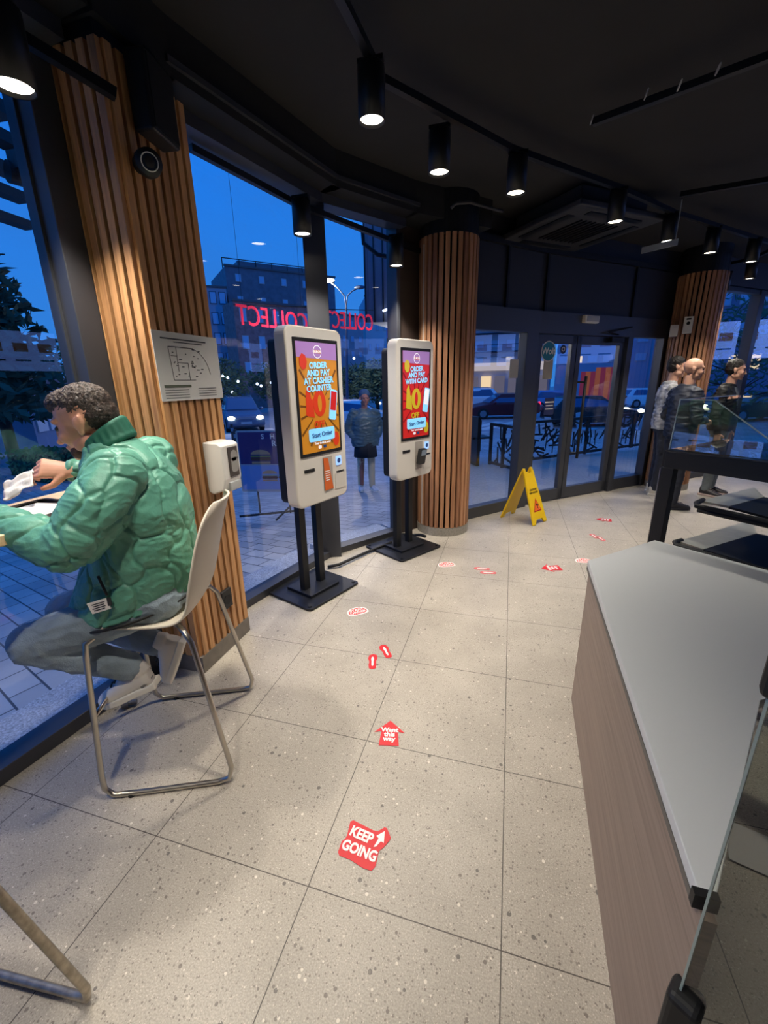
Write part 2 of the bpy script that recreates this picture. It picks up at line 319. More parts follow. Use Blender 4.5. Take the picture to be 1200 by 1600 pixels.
p = Vector(on(Ea, d2, .80)); n2 = Vector((d2.y, -d2.x)); q = p + n2 * .07
MB().tube([(q.x, q.y, .55), (q.x, q.y, 1.57)], .018, 12).build('handle', mBlack, dl2, smooth=True, angle=True)
MB().cyl((q.x, q.y, 1.5), (p.x - d2.x * .06, p.y - d2.y * .06, 1.5), .011).cyl((q.x, q.y, .62), (p.x - d2.x * .06, p.y - d2.y * .06, .62), .011).build('handle_bracket', mBlack, dl2)
a_ = Vector(on(Ea, d2, 1.10)); b_ = Vector(on(Ea, d2, 1.42)); off = n2 * .05
cl = thing('door_closer', (b_.x, b_.y, 1.98), 'black overhead door closer with folded arm above the right door leaf', 'door closer')
MB().along(a_ + off + d2 * .08, b_ + off, 1.97, 2.03, .05).build('closer_body', mBlack, cl, bevel=.006)
MB().tube([(*(b_ + off - d2 * .1), 2.06), (*(a_ + n2 * .10 - d2 * .02), 2.075), (*(b_ + n2 * .08 + d2 * .1), 2.15)], .009).build('closer_arm', mBlack, cl)
w = thing('window_5', (*on(Ea, d2, 1.54), 0), None, None, kind='structure')
t5a, t5b, t5c = 1.54, 1.66, tof(1022, 600)
MB().along(on(Ea, d2, t5a), on(Ea, d2, t5a + .10), 0, 2.05, .12, .02).along(on(Ea, d2, t5a), on(Ea, d2, t5c + .04), 0, .16, .10, .04).along(on(Ea, d2, t5c), on(Ea, d2, t5c + .05), 0, 2.05, .12, .02).build('frame', mFrame, w, bevel=.004)
MB().along(on(Ea, d2, t5a + .1), on(Ea, d2, t5c), .16, 2.05, .008, .05).build('pane', mGlassD, w)
struct(MB().along(on(Ea, d2, t5c + .05), Fa, 0, 2.26, .10, .04).along(Fa, Ga, 0, 2.26, .10, .04).build('wall_far', M('brown_wood_panel', (84, 60, 48), .5, noise_amt=.2, nscale=6)))
window(6, Ga, Ha, .10, 2.68, mGlassD, posts=((1.30, .12, .14), (3.1, .12, .14)))

# exit lamp, stickers and papers on the doors
p = SEG(923, 499, Ea, Fa, -.06)
ex = thing('emergency_light', p, 'small white emergency light box on the dark beam above the glass doors', 'emergency light')
MB().box(p, (.24, .06, .085), math.atan2(d2.y, d2.x)).build('housing', mWhite, ex, bevel=.012)
MB().box(p + Vector((n2.x, n2.y, 0)) * .032, (.20, .006, .05), math.atan2(d2.y, d2.x)).build('diffuser', mWhiteGrey, ex)
def sheet(name, px, py, w_, h_, a, b, label, cat, mat=mPaper, off=.02, tilt=0, th=.002):
    p = SEG(px, py, a, b, off); d = (Vector(b) - Vector(a)).normalized()
    return tag(MB().box(p, (w_, th, h_), math.atan2(d.y, d.x)).build(name, mat), label, cat)
sheet('notice_sheet', 803, 576, .14, .20, Da, Ea, 'blank grey paper taped to the fixed glass panel left of the doors', 'notice')
sheet('notice_sheet', 856, 577, .15, .22, Ea, Fa, 'blank beige paper taped on the left door below the round teal sticker', 'notice', M('beige_paper', (188, 180, 166), .7), off=.0)
p = SEG(857, 549, Ea, Fa, .0); st = thing('door_sticker', p, 'round teal sticker with white script on the left door glass', 'sticker')
u2 = Vector((d2.x, d2.y, 0)); nn = Vector((n2.x, n2.y, 0))
MB().plate(disc(.115, 28), p, u2, UP, .001).build('rim', mStickW, st); MB().plate(disc(.103, 28), p + nn * .002, u2, UP, .001).build('disc', M('teal_vinyl', (20, 122, 140), .4), st)
text('Wolt', .10, mStickW, p + nn * .005, u2, UP, st, bold=.002)
p = SEG(880, 546, Ea, Fa, .0); st = thing('door_sticker', p, 'small dark round sticker on the left door glass near its upper right corner', 'sticker')
MB().plate(disc(.05, 20), p, u2, UP, .001).build('disc', M('navy_vinyl', (30, 34, 60), .4), st); text('O', .07, mStickW, p + nn * .003, u2, UP, st, bold=.002)
p = SEG(858, 635, Ea, Fa, .0); st = thing('opening_notice', p, 'small dark notice plate low on the left door glass', 'sign')
MB().plate(rrect(.16, .20, .01), p, u2, UP, .001).build('plate', M('dark_notice', (40, 48, 90), .5), st)
MB().plate(rrect(.15, .015, .002, cy=.05), p + nn * .002, u2, UP, .001).plate(rrect(.12, .012, .002, cy=.01), p + nn * .002, u2, UP, .001).plate(rrect(.13, .012, .002, cy=-.03), p + nn * .002, u2, UP, .001).build('text_line', mStickW, st)

# ------------------------------------------------------------------ slatted columns
def slat_round(name, c, r, z1, label, mat, n=30):
    t = thing(name, (c[0], c[1], 0), label, 'column')
    MB().cyl((c[0], c[1], .08), (c[0], c[1], z1 - .01), r - .030, n=40).build('core', mCore, t, smooth=True, angle=True)
    mb = MB()
    for k in range(n):
        a = 2 * math.pi * k / n; mb.box((c[0] + math.cos(a) * (r - .01), c[1] + math.sin(a) * (r - .01), (.09 + z1) / 2), (.022, 2 * math.pi * r / n - .0185, z1 - .09), a)
    mb.build('slats', mat, t, bevel=.002)
    MB().cyl((c[0], c[1], 0), (c[0], c[1], .085), r + .004, n=36).build('plinth', M('granite_plinth', (150, 144, 134), .5, noise_amt=.25, nscale=90), t)
    struct(MB().cyl((c[0], c[1], z1 - .005), (c[0], c[1], CZ), r - .01, n=36).build('trim_6', mBlack)); return t
CR = (-.63, 4.40)
slat_round('slatted_column', CR, .27, 2.76, 'round column clad in vertical wooden slats left of the glass doors', mSlatR)
slat_round('slatted_column', (2.27, 6.98), .27, 2.78, 'round wood-slatted column beyond the doors behind the standing men', mSlatR)
x0, x1, y0, y1, zt = -1.845, -1.565, 1.65, 2.09, 2.80
sc = thing('slatted_pillar', (x1, y0, 0), 'square pillar clad in vertical oak slats beside the seated man', 'column')
MB().box(((x0 + x1) / 2 - .01, (y0 + y1) / 2, zt / 2 + .03), (x1 - x0 - .03, y1 - y0 - .04, zt - .08)).build('core', mCore, sc)
mb = MB(); pt = .0555
for k in range(5): mb.box((x1 - .0225 - pt * k, y0 + .008, (zt + .1) / 2), (.0375, .024, zt - .10))
for k in range(8): mb.box((x1 + .0, y0 + .018 + .02 + pt * k, (zt + .1) / 2), (.022, .0375, zt - .10))
for k in range(5): mb.box((x1 - .0225 - pt * k, y1 - .008, (zt + .1) / 2), (.0375, .024, zt - .10))
mb.build('slats', mSlat, sc, bevel=.002)
MB().box(((x0 + x1) / 2 + .004, (y0 + y1) / 2, .05), (x1 - x0 + .02, y1 - y0 + .01, .10)).build('plinth', M('grey_plinth', (122, 114, 104), .6, noise_amt=.12), sc)
struct(MB().box(((x0 + x1) / 2 - .01, (y0 + y1) / 2, (zt + CZ) / 2), (x1 - x0 - .02, y1 - y0 - .02, CZ - zt)).build('trim_7', mBlack))
# things fixed on the pillar
X = x1 + .012
t = thing('floor_plan_poster', (X, 1.87, 1.63), 'white evacuation floor plan sheet on the slatted pillar above the dispenser', 'poster')
pl = Vector((X + .004, 1.885, 1.634)); Y_ = Vector((0, 1, 0))
MB().plate(rrect(.45, .31, .004), pl, Y_, UP, .003).build('sheet', mPaper, t)
PX = pl + Vector((.0045, 0, 0)); mb = MB()
def ln(mb, a, b, w_=.0022):
    a = Vector(a); b = Vector(b); d = (b - a).normalized(); n_ = Vector((-d.y, d.x)) * w_ / 2
    mb.plate([(a - n_)[:], (b - n_)[:], (b + n_)[:], (a + n_)[:]], PX, Y_, UP, .0006)
for a, b in (((-.14, .09), (.03, .09)), ((-.14, .09), (-.13, -.06)), ((-.13, -.06), (.02, -.06)), ((-.09, .09), (-.09, -.02)), ((-.02, .02), (-.02, -.06)), ((-.09, .02), (-.02, .02)), ((-.13, .05), (-.09, .05))): ln(mb, a, b)
arc = [(-.0 + .14 * math.sin(k * .16), -.05 + .14 * math.cos(k * .16)) for k in range(10)]
for a, b in zip(arc, arc[1:]): ln(mb, a, b)
for k in range(26): a = (random.uniform(-.13, .10), random.uniform(-.05, .085)); ln(mb, a, (a[0] + random.uniform(.005, .02), a[1]), .004)
ln(mb, (-.18, .125), (.13, .125), .006); ln(mb, (-.10, .112), (.10, .112), .004)
for k in range(4): ln(mb, (-.2, -.105 - k * .012), (-.04, -.105 - k * .012), .002); ln(mb, (.03, -.10 - k * .012), (.17, -.10 - k * .012), .002)
mb.build('drawing', mInk, t); MB().plate(rrect(.18, .012, .001, cx=-.11, cy=-.088), PX, Y_, UP, .0007).build('table_header', M('olive_ink', (92, 96, 80), .7), t)
t = thing('soap_dispenser', (X, 1.95, 1.0), 'white wall soap dispenser on the slatted pillar with grey push lever', 'dispenser')
dc = Vector((X, 1.965, 1.12))
MB().plate([(0, -.13), (.03, -.145), (.10, -.12), (.115, -.06), (.115, .12), (.09, .135), (0, .14)], dc - Y_ * .075, Vector((1, 0, 0)), UP, -.15).build('body', mWhite, t, bevel=.008)
MB().box(dc + Vector((.118, .012, .028)), (.006, .085, .16)).build('window_strip', M('smoked_plastic', (74, 66, 62), .4), t, bevel=.006)
MB().plate(disc(.03, 18, 0, .03) , dc + Vector((.1215, .016, .03)), Y_, UP, .001).plate(rrect(.06, .08, .02, cy=-.02), dc + Vector((.1215, .016, .03)), Y_, UP, .001).build('sticker_label', M('grey_label', (150, 146, 142), .6), t)
MB().box(dc + Vector((.105, .012, -.105)), (.03, .10, .05)).build('push_lever', mWhiteGrey, t, bevel=.006)
t = thing('wall_socket', (X, 1.90, .33), 'black power socket low on the slatted pillar', 'socket')
MB().box((X + .01, 1.895, .335), (.022, .09, .12)).build('cover', M('socket_black', (24, 23, 23), .45), t, bevel=.006); MB().cyl((X + .018, 1.895, .335), (X + .024, 1.895, .335), .03).build('outlet', mRub, t)
t = thing('wall_speaker', (X, 1.86, 2.55), 'large black loudspeaker box hung high on the slatted pillar', 'speaker')
Rs = Matrix.Rotation(math.radians(8), 3, 'Z')
MB().box((X + .045, 1.838, 2.675), (.09, .185, .27), R=Rs).build('cabinet', mBlack, t, bevel=.012)
MB().box((X + .091, 1.845, 2.675), (.005, .16, .24), R=Rs).build('grille', M('speaker_grille', (12, 12, 13), .8), t)
MB().box((X + .02, 1.865, 2.80), (.05, .06, .12)).build('bracket', mTrack, t)
t = thing('security_camera', (X, 1.78, 2.42), 'small round black camera with a pale lens ring below the loudspeaker', 'camera')
cd = Vector((.75, -.62, -.22)).normalized(); cp = Vector((X + .055, 1.742, 2.425))
MB().ell(cp, .052).cyl(cp, cp + cd * .045, .05, .048).cyl(cp - Vector((.05, 0, 0)), cp, .03).build('housing', mBlack, t, smooth=True)
MB().tube([cp + cd * .0462 + (cd.orthogonal().normalized() * math.cos(a) + cd.cross(cd.orthogonal().normalized()) * math.sin(a)) * .031 for a in [2 * math.pi * k / 24 for k in range(25)]], .0022, 6).build('lens_ring', mWhite, t)
MB().cyl(cp + cd * .045, cp + cd * .047, .027).build('lens', M('lens_glass', (40, 46, 60), .08), t)

# sensors on the far column, conduits beside the round column
def at_dist(px, py, dist): r = ray(px, py); k = dist / math.hypot(r.x, r.y); return Vector((r.x * k, r.y * k, EYE + r.z * k))
for (px, py, w_, h_, lab, nm) in ((1075, 508, .10, .20, 'white alarm sounder panel with black button on the far slatted column', 'alarm_panel'), (1053, 517, .09, .14, 'plain white box fixed at the left edge of the far slatted column', 'sensor_box')):
    dd = math.hypot(2.27, 6.98) - .27; p = at_dist(px, py, dd - .04); ang = math.atan2(p.y, p.x) + math.pi / 2
    t = thing(nm, p, lab, 'wall box'); MB().box(p, (w_, .05, h_), ang).build('casing', mWhite, t, bevel=.006)
    if nm == 'alarm_panel':
        f_ = -Vector((p.x, p.y, 0)).normalized(); MB().cyl(p + f_ * .025 + UP * .02, p + f_ * .032 + UP * .02, .02).build('button', mRub, t); MB().box(p + f_ * .026 + UP * .07, (.05, .004, .02), ang).build('slot', mRub, t)
for k, (bx, lab) in enumerate(((at_dist(661, 600, 4.29), 'left one of two thin white cable conduits beside the slatted round column'), (at_dist(669, 600, 4.25), 'right one of two thin white cable conduits, nearer the slats of the round column'))):
    tag(MB().tube([(bx[0], bx[1], .10), (bx[0], bx[1], 2.7)], .008, 8).build('cable_conduit', M('conduit_white', (190, 180, 172), .5)), lab, 'conduit', 'conduits beside the round column')
tag(MB().tube([G(512, 886, .02), G(530, 882, .03), G(552, 872, .03), G(575, 862, .02), G(600, 852, .03), G(612, 847, .05)], .014, 8).build('power_cable', mRub, smooth=True), 'thick black cable on the floor linking the two kiosk bases along the window', 'cable')
tag(MB().tube([G(632, 838, .03), G(645, 836, .02), G(658, 836, .05), G(664, 838, .10)], .016, 8).build('power_cable', mRub, smooth=True), 'short black cable end on the floor at the foot of the white conduits', 'cable')

# ------------------------------------------------------------------ ceiling equipment
def tracks(name, pts, label, r=.018, z=None):
    mb = MB()
    for a, b in zip(pts, pts[1:]):
        a, b = Vector(a), Vector(b); d = b - a; R = d.to_track_quat('X', 'Z').to_matrix(); mb.box((a + b) / 2, (d.length + .02, .036, .034), R=R)
    return tag(mb.build(name, mTrack), label, 'lighting track')
TZ = 2.93
LP = [(-.70, 2.30), (-.485, 2.912), (-.055, 3.356), (.691, 4.171), (1.258, 4.879), (1.792, 5.453), (2.375, 6.019), (2.786, 7.0), (2.60, 7.20)]
tracks('lighting_track', [(-.80, -1.5, TZ), (-.74, 1.3, TZ), (-.69, 2.45, TZ), (-.10, 3.31, TZ), (.691, 4.171, TZ), (1.30, 4.92, TZ), (2.6, 6.25, TZ)], 'long bent black lighting track running over the aisle from the camera to the doors')
tracks('lighting_track', [(.36, 3.20, TZ + .02), (1.10, 2.86, TZ + .02), (2.6, 2.2, TZ + .02)], 'lone black track high on the right side of the ceiling with white cable ties')
tracks('lighting_track', [(1.2, 4.47, TZ), (1.9, 4.35, TZ), (3.4, 4.1, TZ)], 'faint black track crossing the ceiling right of the air conditioner')
tracks('lighting_track', [(2.80, 6.45, TZ), (2.786, 7.0, TZ), (2.58, 7.24, TZ)], 'black track over the standing men near the far windows')
a0 = G(462, 318, 2.74); b0 = G(680, 402, 2.66)
tracks('lighting_track', [G(300, 232, 2.78), a0, b0], 'black track hung along the window heads ending before the round column')
tracks('lighting_track', [G(0, 38, 2.68), G(176, 145, 2.60)], 'black track piece crossing in front of the square pillar top')
MB_ = MB()
for px, py in ((925, 187), (1010, 147), (1062, 133), (1122, 108)):
    g = G(px, py, TZ + .0); MB_.tube([g + Vector((.006 * math.sin(a), .022 * math.cos(a), .021 * math.sin(a))) for a in [2 * math.pi * k / 10 for k in range(11)]], .0028, 5)
tag(MB_.build('cable_ties', M('tie_white', (190, 186, 176), .5)), 'white cable ties around the lone ceiling track on the right', 'cable tie', kind='stuff')
lamp_mat = M('lamp_glow', (255, 244, 224), .5, emit=9.0)
def lampproto():
    t = thing('track_spotlight', (0, 0, 0), '', 'spotlight', 'black ceiling spotlights')
    b = MB(); n = 28
    prof = [(.0, .205), (.058, .205), (.062, .20), (.062, .0), (.056, .0), (.05, .03)]
    rings = [[b.bm.verts.new((r * math.cos(2 * math.pi * k / n), r * math.sin(2 * math.pi * k / n), z)) for k in range(n)] for r, z in prof[1:]]
    for r0, r1 in zip(rings, rings[1:]):
        for k in range(n): b.bm.faces.new((r0[k], r0[(k + 1) % n], r1[(k + 1) % n], r1[k]))
    b.bm.faces.new(rings[0]); b.build('housing', mTrack, t, smooth=True, world=False, angle=True)
    MB().cyl((0, 0, .20), (0, 0, .225), .02).box((0, 0, .222), (.12, .03, .02)).build('adapter', mTrack, t, world=False)
    MB().cyl((0, 0, .012), (0, 0, .02), .0535, n=28).build('lens', lamp_mat, t, world=False)
    ld = D.lights.new('spot', 'SPOT'); ld.energy = LAMP_W; ld.spot_size = math.radians(96); ld.spot_blend = .65; ld.shadow_soft_size = .05; ld.color = (1, .93, .83)
    l = D.objects.new('lamp_beam', ld); COL.objects.link(l); l.location = (0, 0, .005); l.parent = t
    return t
lp = lampproto()
LL = ['hanging over the aisle nearest the camera, first on the bent track', 'second from the camera on the bent track over the aisle', 'third on the bent track, just right of the slatted round column top', 'hanging below the ceiling air conditioner', 'by the small pale sign, right of the air conditioner', 'left of the far slatted column top, sixth on the bent track', 'at the right picture edge, end of the bent track', 'over the standing men, nearer one on the far track', 'farthest one, just right of the far slatted column']
allspots = [(x, y, 2.70 if y < 7.1 else 2.61, 'black cylinder spotlight ' + s_) for (x, y), s_ in zip(LP, LL)]
w1 = G(473, 367, 2.52); w2 = G(619, 412, 2.48); w0 = G(22, 138, 2.46)
allspots += [(w1.x, w1.y, 2.52, 'black spotlight hung before the window mullion above the first kiosk'), (w2.x, w2.y, 2.46, 'black spotlight hung before the grooved outdoor panel near the round column'), (w0.x, w0.y, 2.46, 'black spotlight cut by the left picture edge beside the square pillar')]
allspots += [(-.76, 1.15, 2.70, 'black spotlight over the aisle just above the camera view'), (-.80, .1, 2.70, 'black spotlight over the aisle beside the camera'), (-.82, -1.1, 2.70, 'black spotlight behind the camera'), (2.2, 2.35, 2.72, 'black spotlight over the service side of the counter')]
for i, (x, y, z, lab) in enumerate(allspots):
    if i == 0: lp.location = (x, y, z); lp['label'] = lab
    else: dup(lp, loc=(x, y, z), label=lab)
# air conditioner cassette
ac = thing('ceiling_air_conditioner', (.5, 4.95, 2.88), 'square dark grey cassette air conditioner under the black ceiling', 'air conditioner')
acm = M('cassette_grey', (58, 58, 62), .5); C0 = Vector((.50, 4.96)); ra = math.radians(-50)
MB().box((C0.x, C0.y, 2.90), (1.02, 1.02, .05), ra).box((C0.x, C0.y, 2.99), (.8, .8, .16), ra).build('panel', acm, ac, bevel=.012)
mb = MB()
for k in range(9): mb.box(Vector((C0.x, C0.y, 2.870)) + Matrix.Rotation(ra, 3, 'Z') @ Vector((0, -.22 + k * .055, 0)), (.52, .012, .012), ra)
mb.build('grille', mTrack, ac)
for k in range(4):
    R = Matrix.Rotation(ra + k * math.pi / 2, 3, 'Z'); MB().box(Vector((C0.x, C0.y, 2.872)) + R @ Vector((.40, 0, 0)), (.07, .62, .01), R=R).build('air_flap', mTrack, ac)
# small pale sign + corrugated hoses
p = G(1030, 385, 2.66); tag(MB().box(p, (.30, .012, .05), math.radians(-40)).tube([p + Vector((.1, -.08, 0)), p + Vector((.1, -.08, .32))], .004).build('hanging_sign', M('pale_sign', (150, 156, 158), .5)), 'small pale bar hanging under the ceiling beside a spotlight', 'sign')
tag(MB().tube([G(705, 325, 2.85), G(712, 318, 2.87), G(735, 316, 2.88), G(762, 324, 2.88), G(785, 330, 2.9)], .012, 8).build('ceiling_hose', M('hose_grey', (60, 58, 58), .7), smooth=True), 'grey flexible hose looping above the round slatted column', 'hose')
tag(MB().tube([G(743, 380, 2.9), G(800, 385, 2.9), G(900, 405, 2.9), G(960, 412, 2.9)], .008, 6).build('ceiling_pipe', mTrack), 'thin dark pipe along the panels above the doors', 'pipe')

# ------------------------------------------------------------------ order kiosks
mGold = M('screen_amber', (186, 122, 30), .3, emit=.36); mScRed = M('screen_red', (184, 34, 30), .3, emit=.40); mScBlue = M('screen_sky_blue', (128, 200, 240), .3, emit=.6); mScLil = M('screen_lilac', (160, 120, 180), .3, emit=.25)
mScOr = M('screen_orange_red', (198, 56, 24), .3, emit=.3); mScDk = M('screen_brown', (104, 62, 14), .3, emit=.35); mScW = M('screen_white', (225, 225, 230), .3, emit=.5); mScNavy = M('screen_navy', (30, 60, 110), .3, emit=.4); mScYel = M('screen_yellow', (188, 166, 36), .3, emit=.3)
def kiosk(name, fc, ang, w_, ztop, zbot, lines, label, bgm, blob, bg2, dirpost, plate, terminal):
    "fc: floor point under the middle of the screen face; ang: heading of the face normal"
    n_ = Vector((math.cos(ang), math.sin(ang), 0)); u = Vector((-n_.y, n_.x, 0)); c = Vector((fc[0], fc[1], 0)); zc = (ztop + zbot) / 2; h = ztop - zbot
    t = thing(name, c - n_ * .2, label, 'kiosk')
    MB().plate(rrect(w_, h, .055), c + UP * zc - n_ * .10, u, UP, .10).build('front_shell', mKioskW, t, bevel=.012)
    MB().plate(rrect(w_ - .02, h - .09, .04), c + UP * (zc - .02) - n_ * .17, u, UP, .068).build('rear_housing', mKioskB, t, bevel=.008)
    sw, sh = w_ * .80, h * .645; sz = ztop - .075 * h / 1.11 - sh / 2 + .01
    o = c + UP * sz + n_ * .001
    MB().plate(rrect(sw, sh, .006), o, u, UP, .004).build('screen_bezel', mRub, t)
    iw, ih = sw - .04, sh - .045; o2 = o + n_ * .0045
    sc_ = MB().plate(rrect(iw, ih, .002), o2, u, UP, .001).build('screen', bgm, t)
    def pl_(pts, k, mat, nm):
        return MB().plate(pts, o2 + n_ * (.0012 * k), u, UP, .0008).build(nm, mat, sc_)
    pl_([(-iw / 2, ih / 2), (-iw / 2, ih * .37), (iw / 2, ih * .35), (iw / 2, ih / 2)], 1, mScLil, 'banner')
    mb = MB()
    for k in range(15):   # rays of the background art
        a = k / 15 * 2 * math.pi + .1; d = Vector((math.cos(a), math.sin(a))); q = Vector((-d.y, d.x)) * .004; r0 = .10; r1 = min(iw / 2 / max(abs(d.x), .01), ih * .36 / max(abs(d.y), .01)) * .97
        if r1 > r0: mb.plate([(d * r0 - q)[:], (d * r1 - q * 2)[:], (d * r1 + q * 2)[:], (d * r0 + q)[:]], o2 + n_ * .0012 - UP * .06, u, UP, .0006)
    mb.build('ray_art', bg2, sc_)
    pl_(disc(.040, 20, 0, ih * .42), 3, mScW, 'logo'); pl_(disc(.035, 20, 0, ih * .42), 3.5, mScLil, 'logo_field'); pl_(rrect(.07, .02, .006, cy=ih * .42), 4, bgm, 'logo_band')
    text('BURGER', .020, mScW, o2 + n_ * .007 + UP * ih * .42, u, UP, sc_, bold=.0004)
    tu = u + UP * .045
    for k, s_ in enumerate(lines): text(s_, .053, mScBlue, o2 + n_ * .006 + UP * (ih * .30 - k * .047), tu, UP, sc_, bold=.0016, sx=.98)
    pl_([(-.14, -.10), (-.13, .05), (-.10, .09), (-.085, .0), (-.07, .0), (-.06, -.12)], 3, blob, 'numeral_one'); pl_(disc(.062, 20, -.005, -.03, .085), 3, blob, 'numeral_zero'); pl_(disc(.02, 14, -.005, -.03, .055), 4, bgm, 'numeral_hole')
    text('OFF', .060, blob, o2 + n_ * .007 - UP * .165 - u * .02, u, UP, sc_, bold=.002)
    R2 = Matrix.Rotation(-.16, 2); rot = lambda pts, cx, cy: [tuple(R2 @ Vector(p_) + Vector((cx, cy))) for p_ in pts]
    pl_(rot(rrect(.072, .20, .012), .130, -.045), 5, mScBlue, 'phone_picture'); pl_(rot(rrect(.058, .125, .004), .134, -.02), 6, mScRed if bgm != mScRed else mScW, 'phone_display')
    pl_(rrect(.26, .085, .015, cy=-ih * .335), 5, mScBlue, 'start_button'); text('Start Order', .042, mScNavy, o2 + n_ * .009 - UP * ih * .335, tu, UP, sc_, bold=.0008)
    text('Your taste it now!', .022, mScW, o2 + n_ * .008 - UP * ih * .415, u, UP, sc_, bold=.0006)
    pl_(rrect(.03, .02, .004, cx=-.03, cy=-ih * .455), 5, mScW, 'flag_icon'); pl_(rrect(.03, .02, .004, cx=.02, cy=-ih * .455), 5, mScNavy, 'flag_icon')
    pl_(disc(.035, 9, iw * .38, -ih * .40, .05), 4, blob, 'burger_doodle'); pl_(disc(.035, 7, -iw * .36, ih * .33, .05), 4, blob, 'burger_doodle')
    # lower panel
    q = lambda x_, z_, k=.0015: c + u * (x_ * w_) + UP * (zbot + z_ * h) + n_ * k
    MB().plate(rrect(.10, .022, .003), q(-.26, .215), u, UP, .002).build('receipt_slot', mRub, t)
    MB().plate(rrect(.10, .24, .004), q(.09, .17), u, UP, .002).build('reader_recess', M('recess_grey', (168, 160, 150), .5), t)
    if terminal:
        tm = MB().plate(rrect(.085, .14, .012), q(.09, .165, .02), u + n_ * .1, UP + n_ * .18, .03).build('card_terminal', M('terminal_black', (30, 32, 36), .35), t, bevel=.004)
        MB().plate(rrect(.06, .05, .004, cy=.02), q(.09, .175, .055), u + n_ * .1, UP + n_ * .18, .001).build('terminal_screen', M('terminal_lcd', (110, 120, 130), .3, emit=.3), tm)
    else:
        cd_ = MB().plate([(-.045, -.115), (.045, -.115), (.0, .11), (-.045, .115)], q(.09, .17, .006), u, UP, .002).build('orange_card', M('orange_card', (214, 100, 34), .5), t)
        mb = MB()
        for k in range(5): mb.plate(rrect(.05 - k * .002, .006, .001, cx=-.012, cy=.02 - k * .016), q(.09, .17, .0085), u, UP, .0006)
        mb.build('printed_line', mStickW, cd_)
    nf = MB().plate(rrect(.06, .065, .01), q(.32, .235), u, UP, .003).build('contactless_reader', M('reader_glow', (150, 190, 250), .3, emit=.8), t); MB().plate(disc(.018, 16), q(.32, .235, .005), u, UP, .001).build('contactless_icon', mScNavy, nf)
    MB().plate(rrect(.085, .010, .002), q(.345, .165), u, UP, .002).build('ticket_slot', mRub, t)
    MB().plate(rrect(.115, .115, .004), q(.34, .105), u, UP, .002).build('service_flap', M('flap_white', (206, 200, 190), .4), t)
    # stand
    pc = Vector((plate[0], plate[1], 0)); pu = Vector((math.cos(plate[2]), math.sin(plate[2]), 0)); pv = Vector((-pu.y, pu.x, 0))
    MB().plate(rrect(plate[3], plate[4], .03), pc + UP * .002, pu, pv, .018).build('base_plate', mBasePl, t, bevel=.004)
    MB().plate(rrect(.27, .30, .004), pc + UP * .02, pu, pv, .022).build('foot_plate', mBasePl, t, bevel=.003)
    for sx_ in (-1, 1):
        for sy_ in (-1, 1): MB().cyl(pc + pu * sx_ * (plate[3] / 2 - .035) + pv * sy_ * (plate[4] / 2 - .035) + UP * .02, pc + pu * sx_ * (plate[3] / 2 - .035) + pv * sy_ * (plate[4] / 2 - .035) + UP * .026, .013, n=12).build('bolt', mRub, t)
        MB().box(pc + u * sx_ * .088 + UP * ((zbot + .3) / 2 + .02), (.05, .06, zbot + .30), ang).build('post', mKioskB, t, bevel=.003)
    return t
kiosk('order_kiosk', (-1.222, 2.672), math.radians(-17), .53, 1.885, .742, ['ORDER', 'AND PAY', 'AT CASHIER', 'COUNTER'], 'tall self-order kiosk with amber screen reading order and pay at cashier counter', mGold, mScOr, mScDk, None, (-1.395, 2.735, math.radians(-21), .49, .54), False)
kiosk('order_kiosk', (-.765, 3.605), math.radians(-26), .49, 1.87, .735, ['ORDER', 'AND PAY', 'WITH CARD'], 'tall self-order kiosk with red screen and card terminal near the round column', mScRed, mScYel, M('screen_dark_red', (130, 16, 20), .3, emit=.3), None, (-.915, 3.745, math.radians(-32), .52, .54), True)

# ------------------------------------------------------------------ floor stickers
FZ = .0015
def st_frame(px, py, upx, upy):
    o = G(px, py); q = G(upx, upy); v = (q - o).normalized(); u = Vector((v.y, -v.x, 0)); return Vector((o.x, o.y, FZ)), u, v
o, u, v = st_frame(570, 1320, 583, 1280); t = thing('floor_sticker', o, 'large red floor sticker reading keep going in white letters with an arrow', 'sticker')
KS = .62
MB().plate([(x_ * KS, y_ * KS) for x_, y_ in [(-.125, .10), (-.11, .112), (.02, .088), (.05, .09), (.08, .122), (.095, .122), (.132, .075), (.128, .055), (.105, .01), (.088, -.01), (.092, -.095), (.078, -.118), (.03, -.118), (-.05, -.098), (-.115, -.095), (-.13, -.08), (-.132, -.02), (-.118, .0), (-.115, .02)]], o, u, v, .0008).build('base', mRed, t)
text('KEEP', .080 * KS, mStickW, o + (u * -.035 + v * .042) * KS + UP * .002, u - v * .12, v, t, bold=.0018, sx=.80); text('GOING', .078 * KS, mStickW, o + (u * -.018 + v * -.042) * KS + UP * .002, u - v * .08, v, t, bold=.0018, sx=.80)
MB().plate([(x_ * KS, y_ * KS) for x_, y_ in [(.052, .0), (.066, .005), (.083, .04), (.102, .035), (.088, .10), (.05, .062), (.066, .052), (.058, .02)]], o + UP * .0012, u, v, .0008).build('arrow', mStickW, t)
def arrow_st(px, py, ux, uy, label, txt=('Want', 'this', 'way'), s_=1., mat=mRed):
    o, u, v = st_frame(px, py, ux, uy); t = thing('floor_sticker', o, label, 'sticker')
    MB().plate([(p_[0] * s_, p_[1] * s_) for p_ in ((-.045, -.085), (.045, -.085), (.038, -.005), (.07, -.012), (0, .06), (-.07, -.012), (-.038, -.005))], o, u, v, .0008).build('base', mat, t)
    for k, q in enumerate(txt): text(q, .034 * s_, mStickW, o + v * (.002 - k * .026) * s_ + UP * .002, u, v, t, bold=.0012)
arrow_st(609, 1142, 611, 1115, 'bright red house-shaped arrow sticker on the floor with small white words')
arrow_st(858, 888, 845, 888.5, 'red arrow floor sticker pointing left in front of the counter corner', s_=1.15)
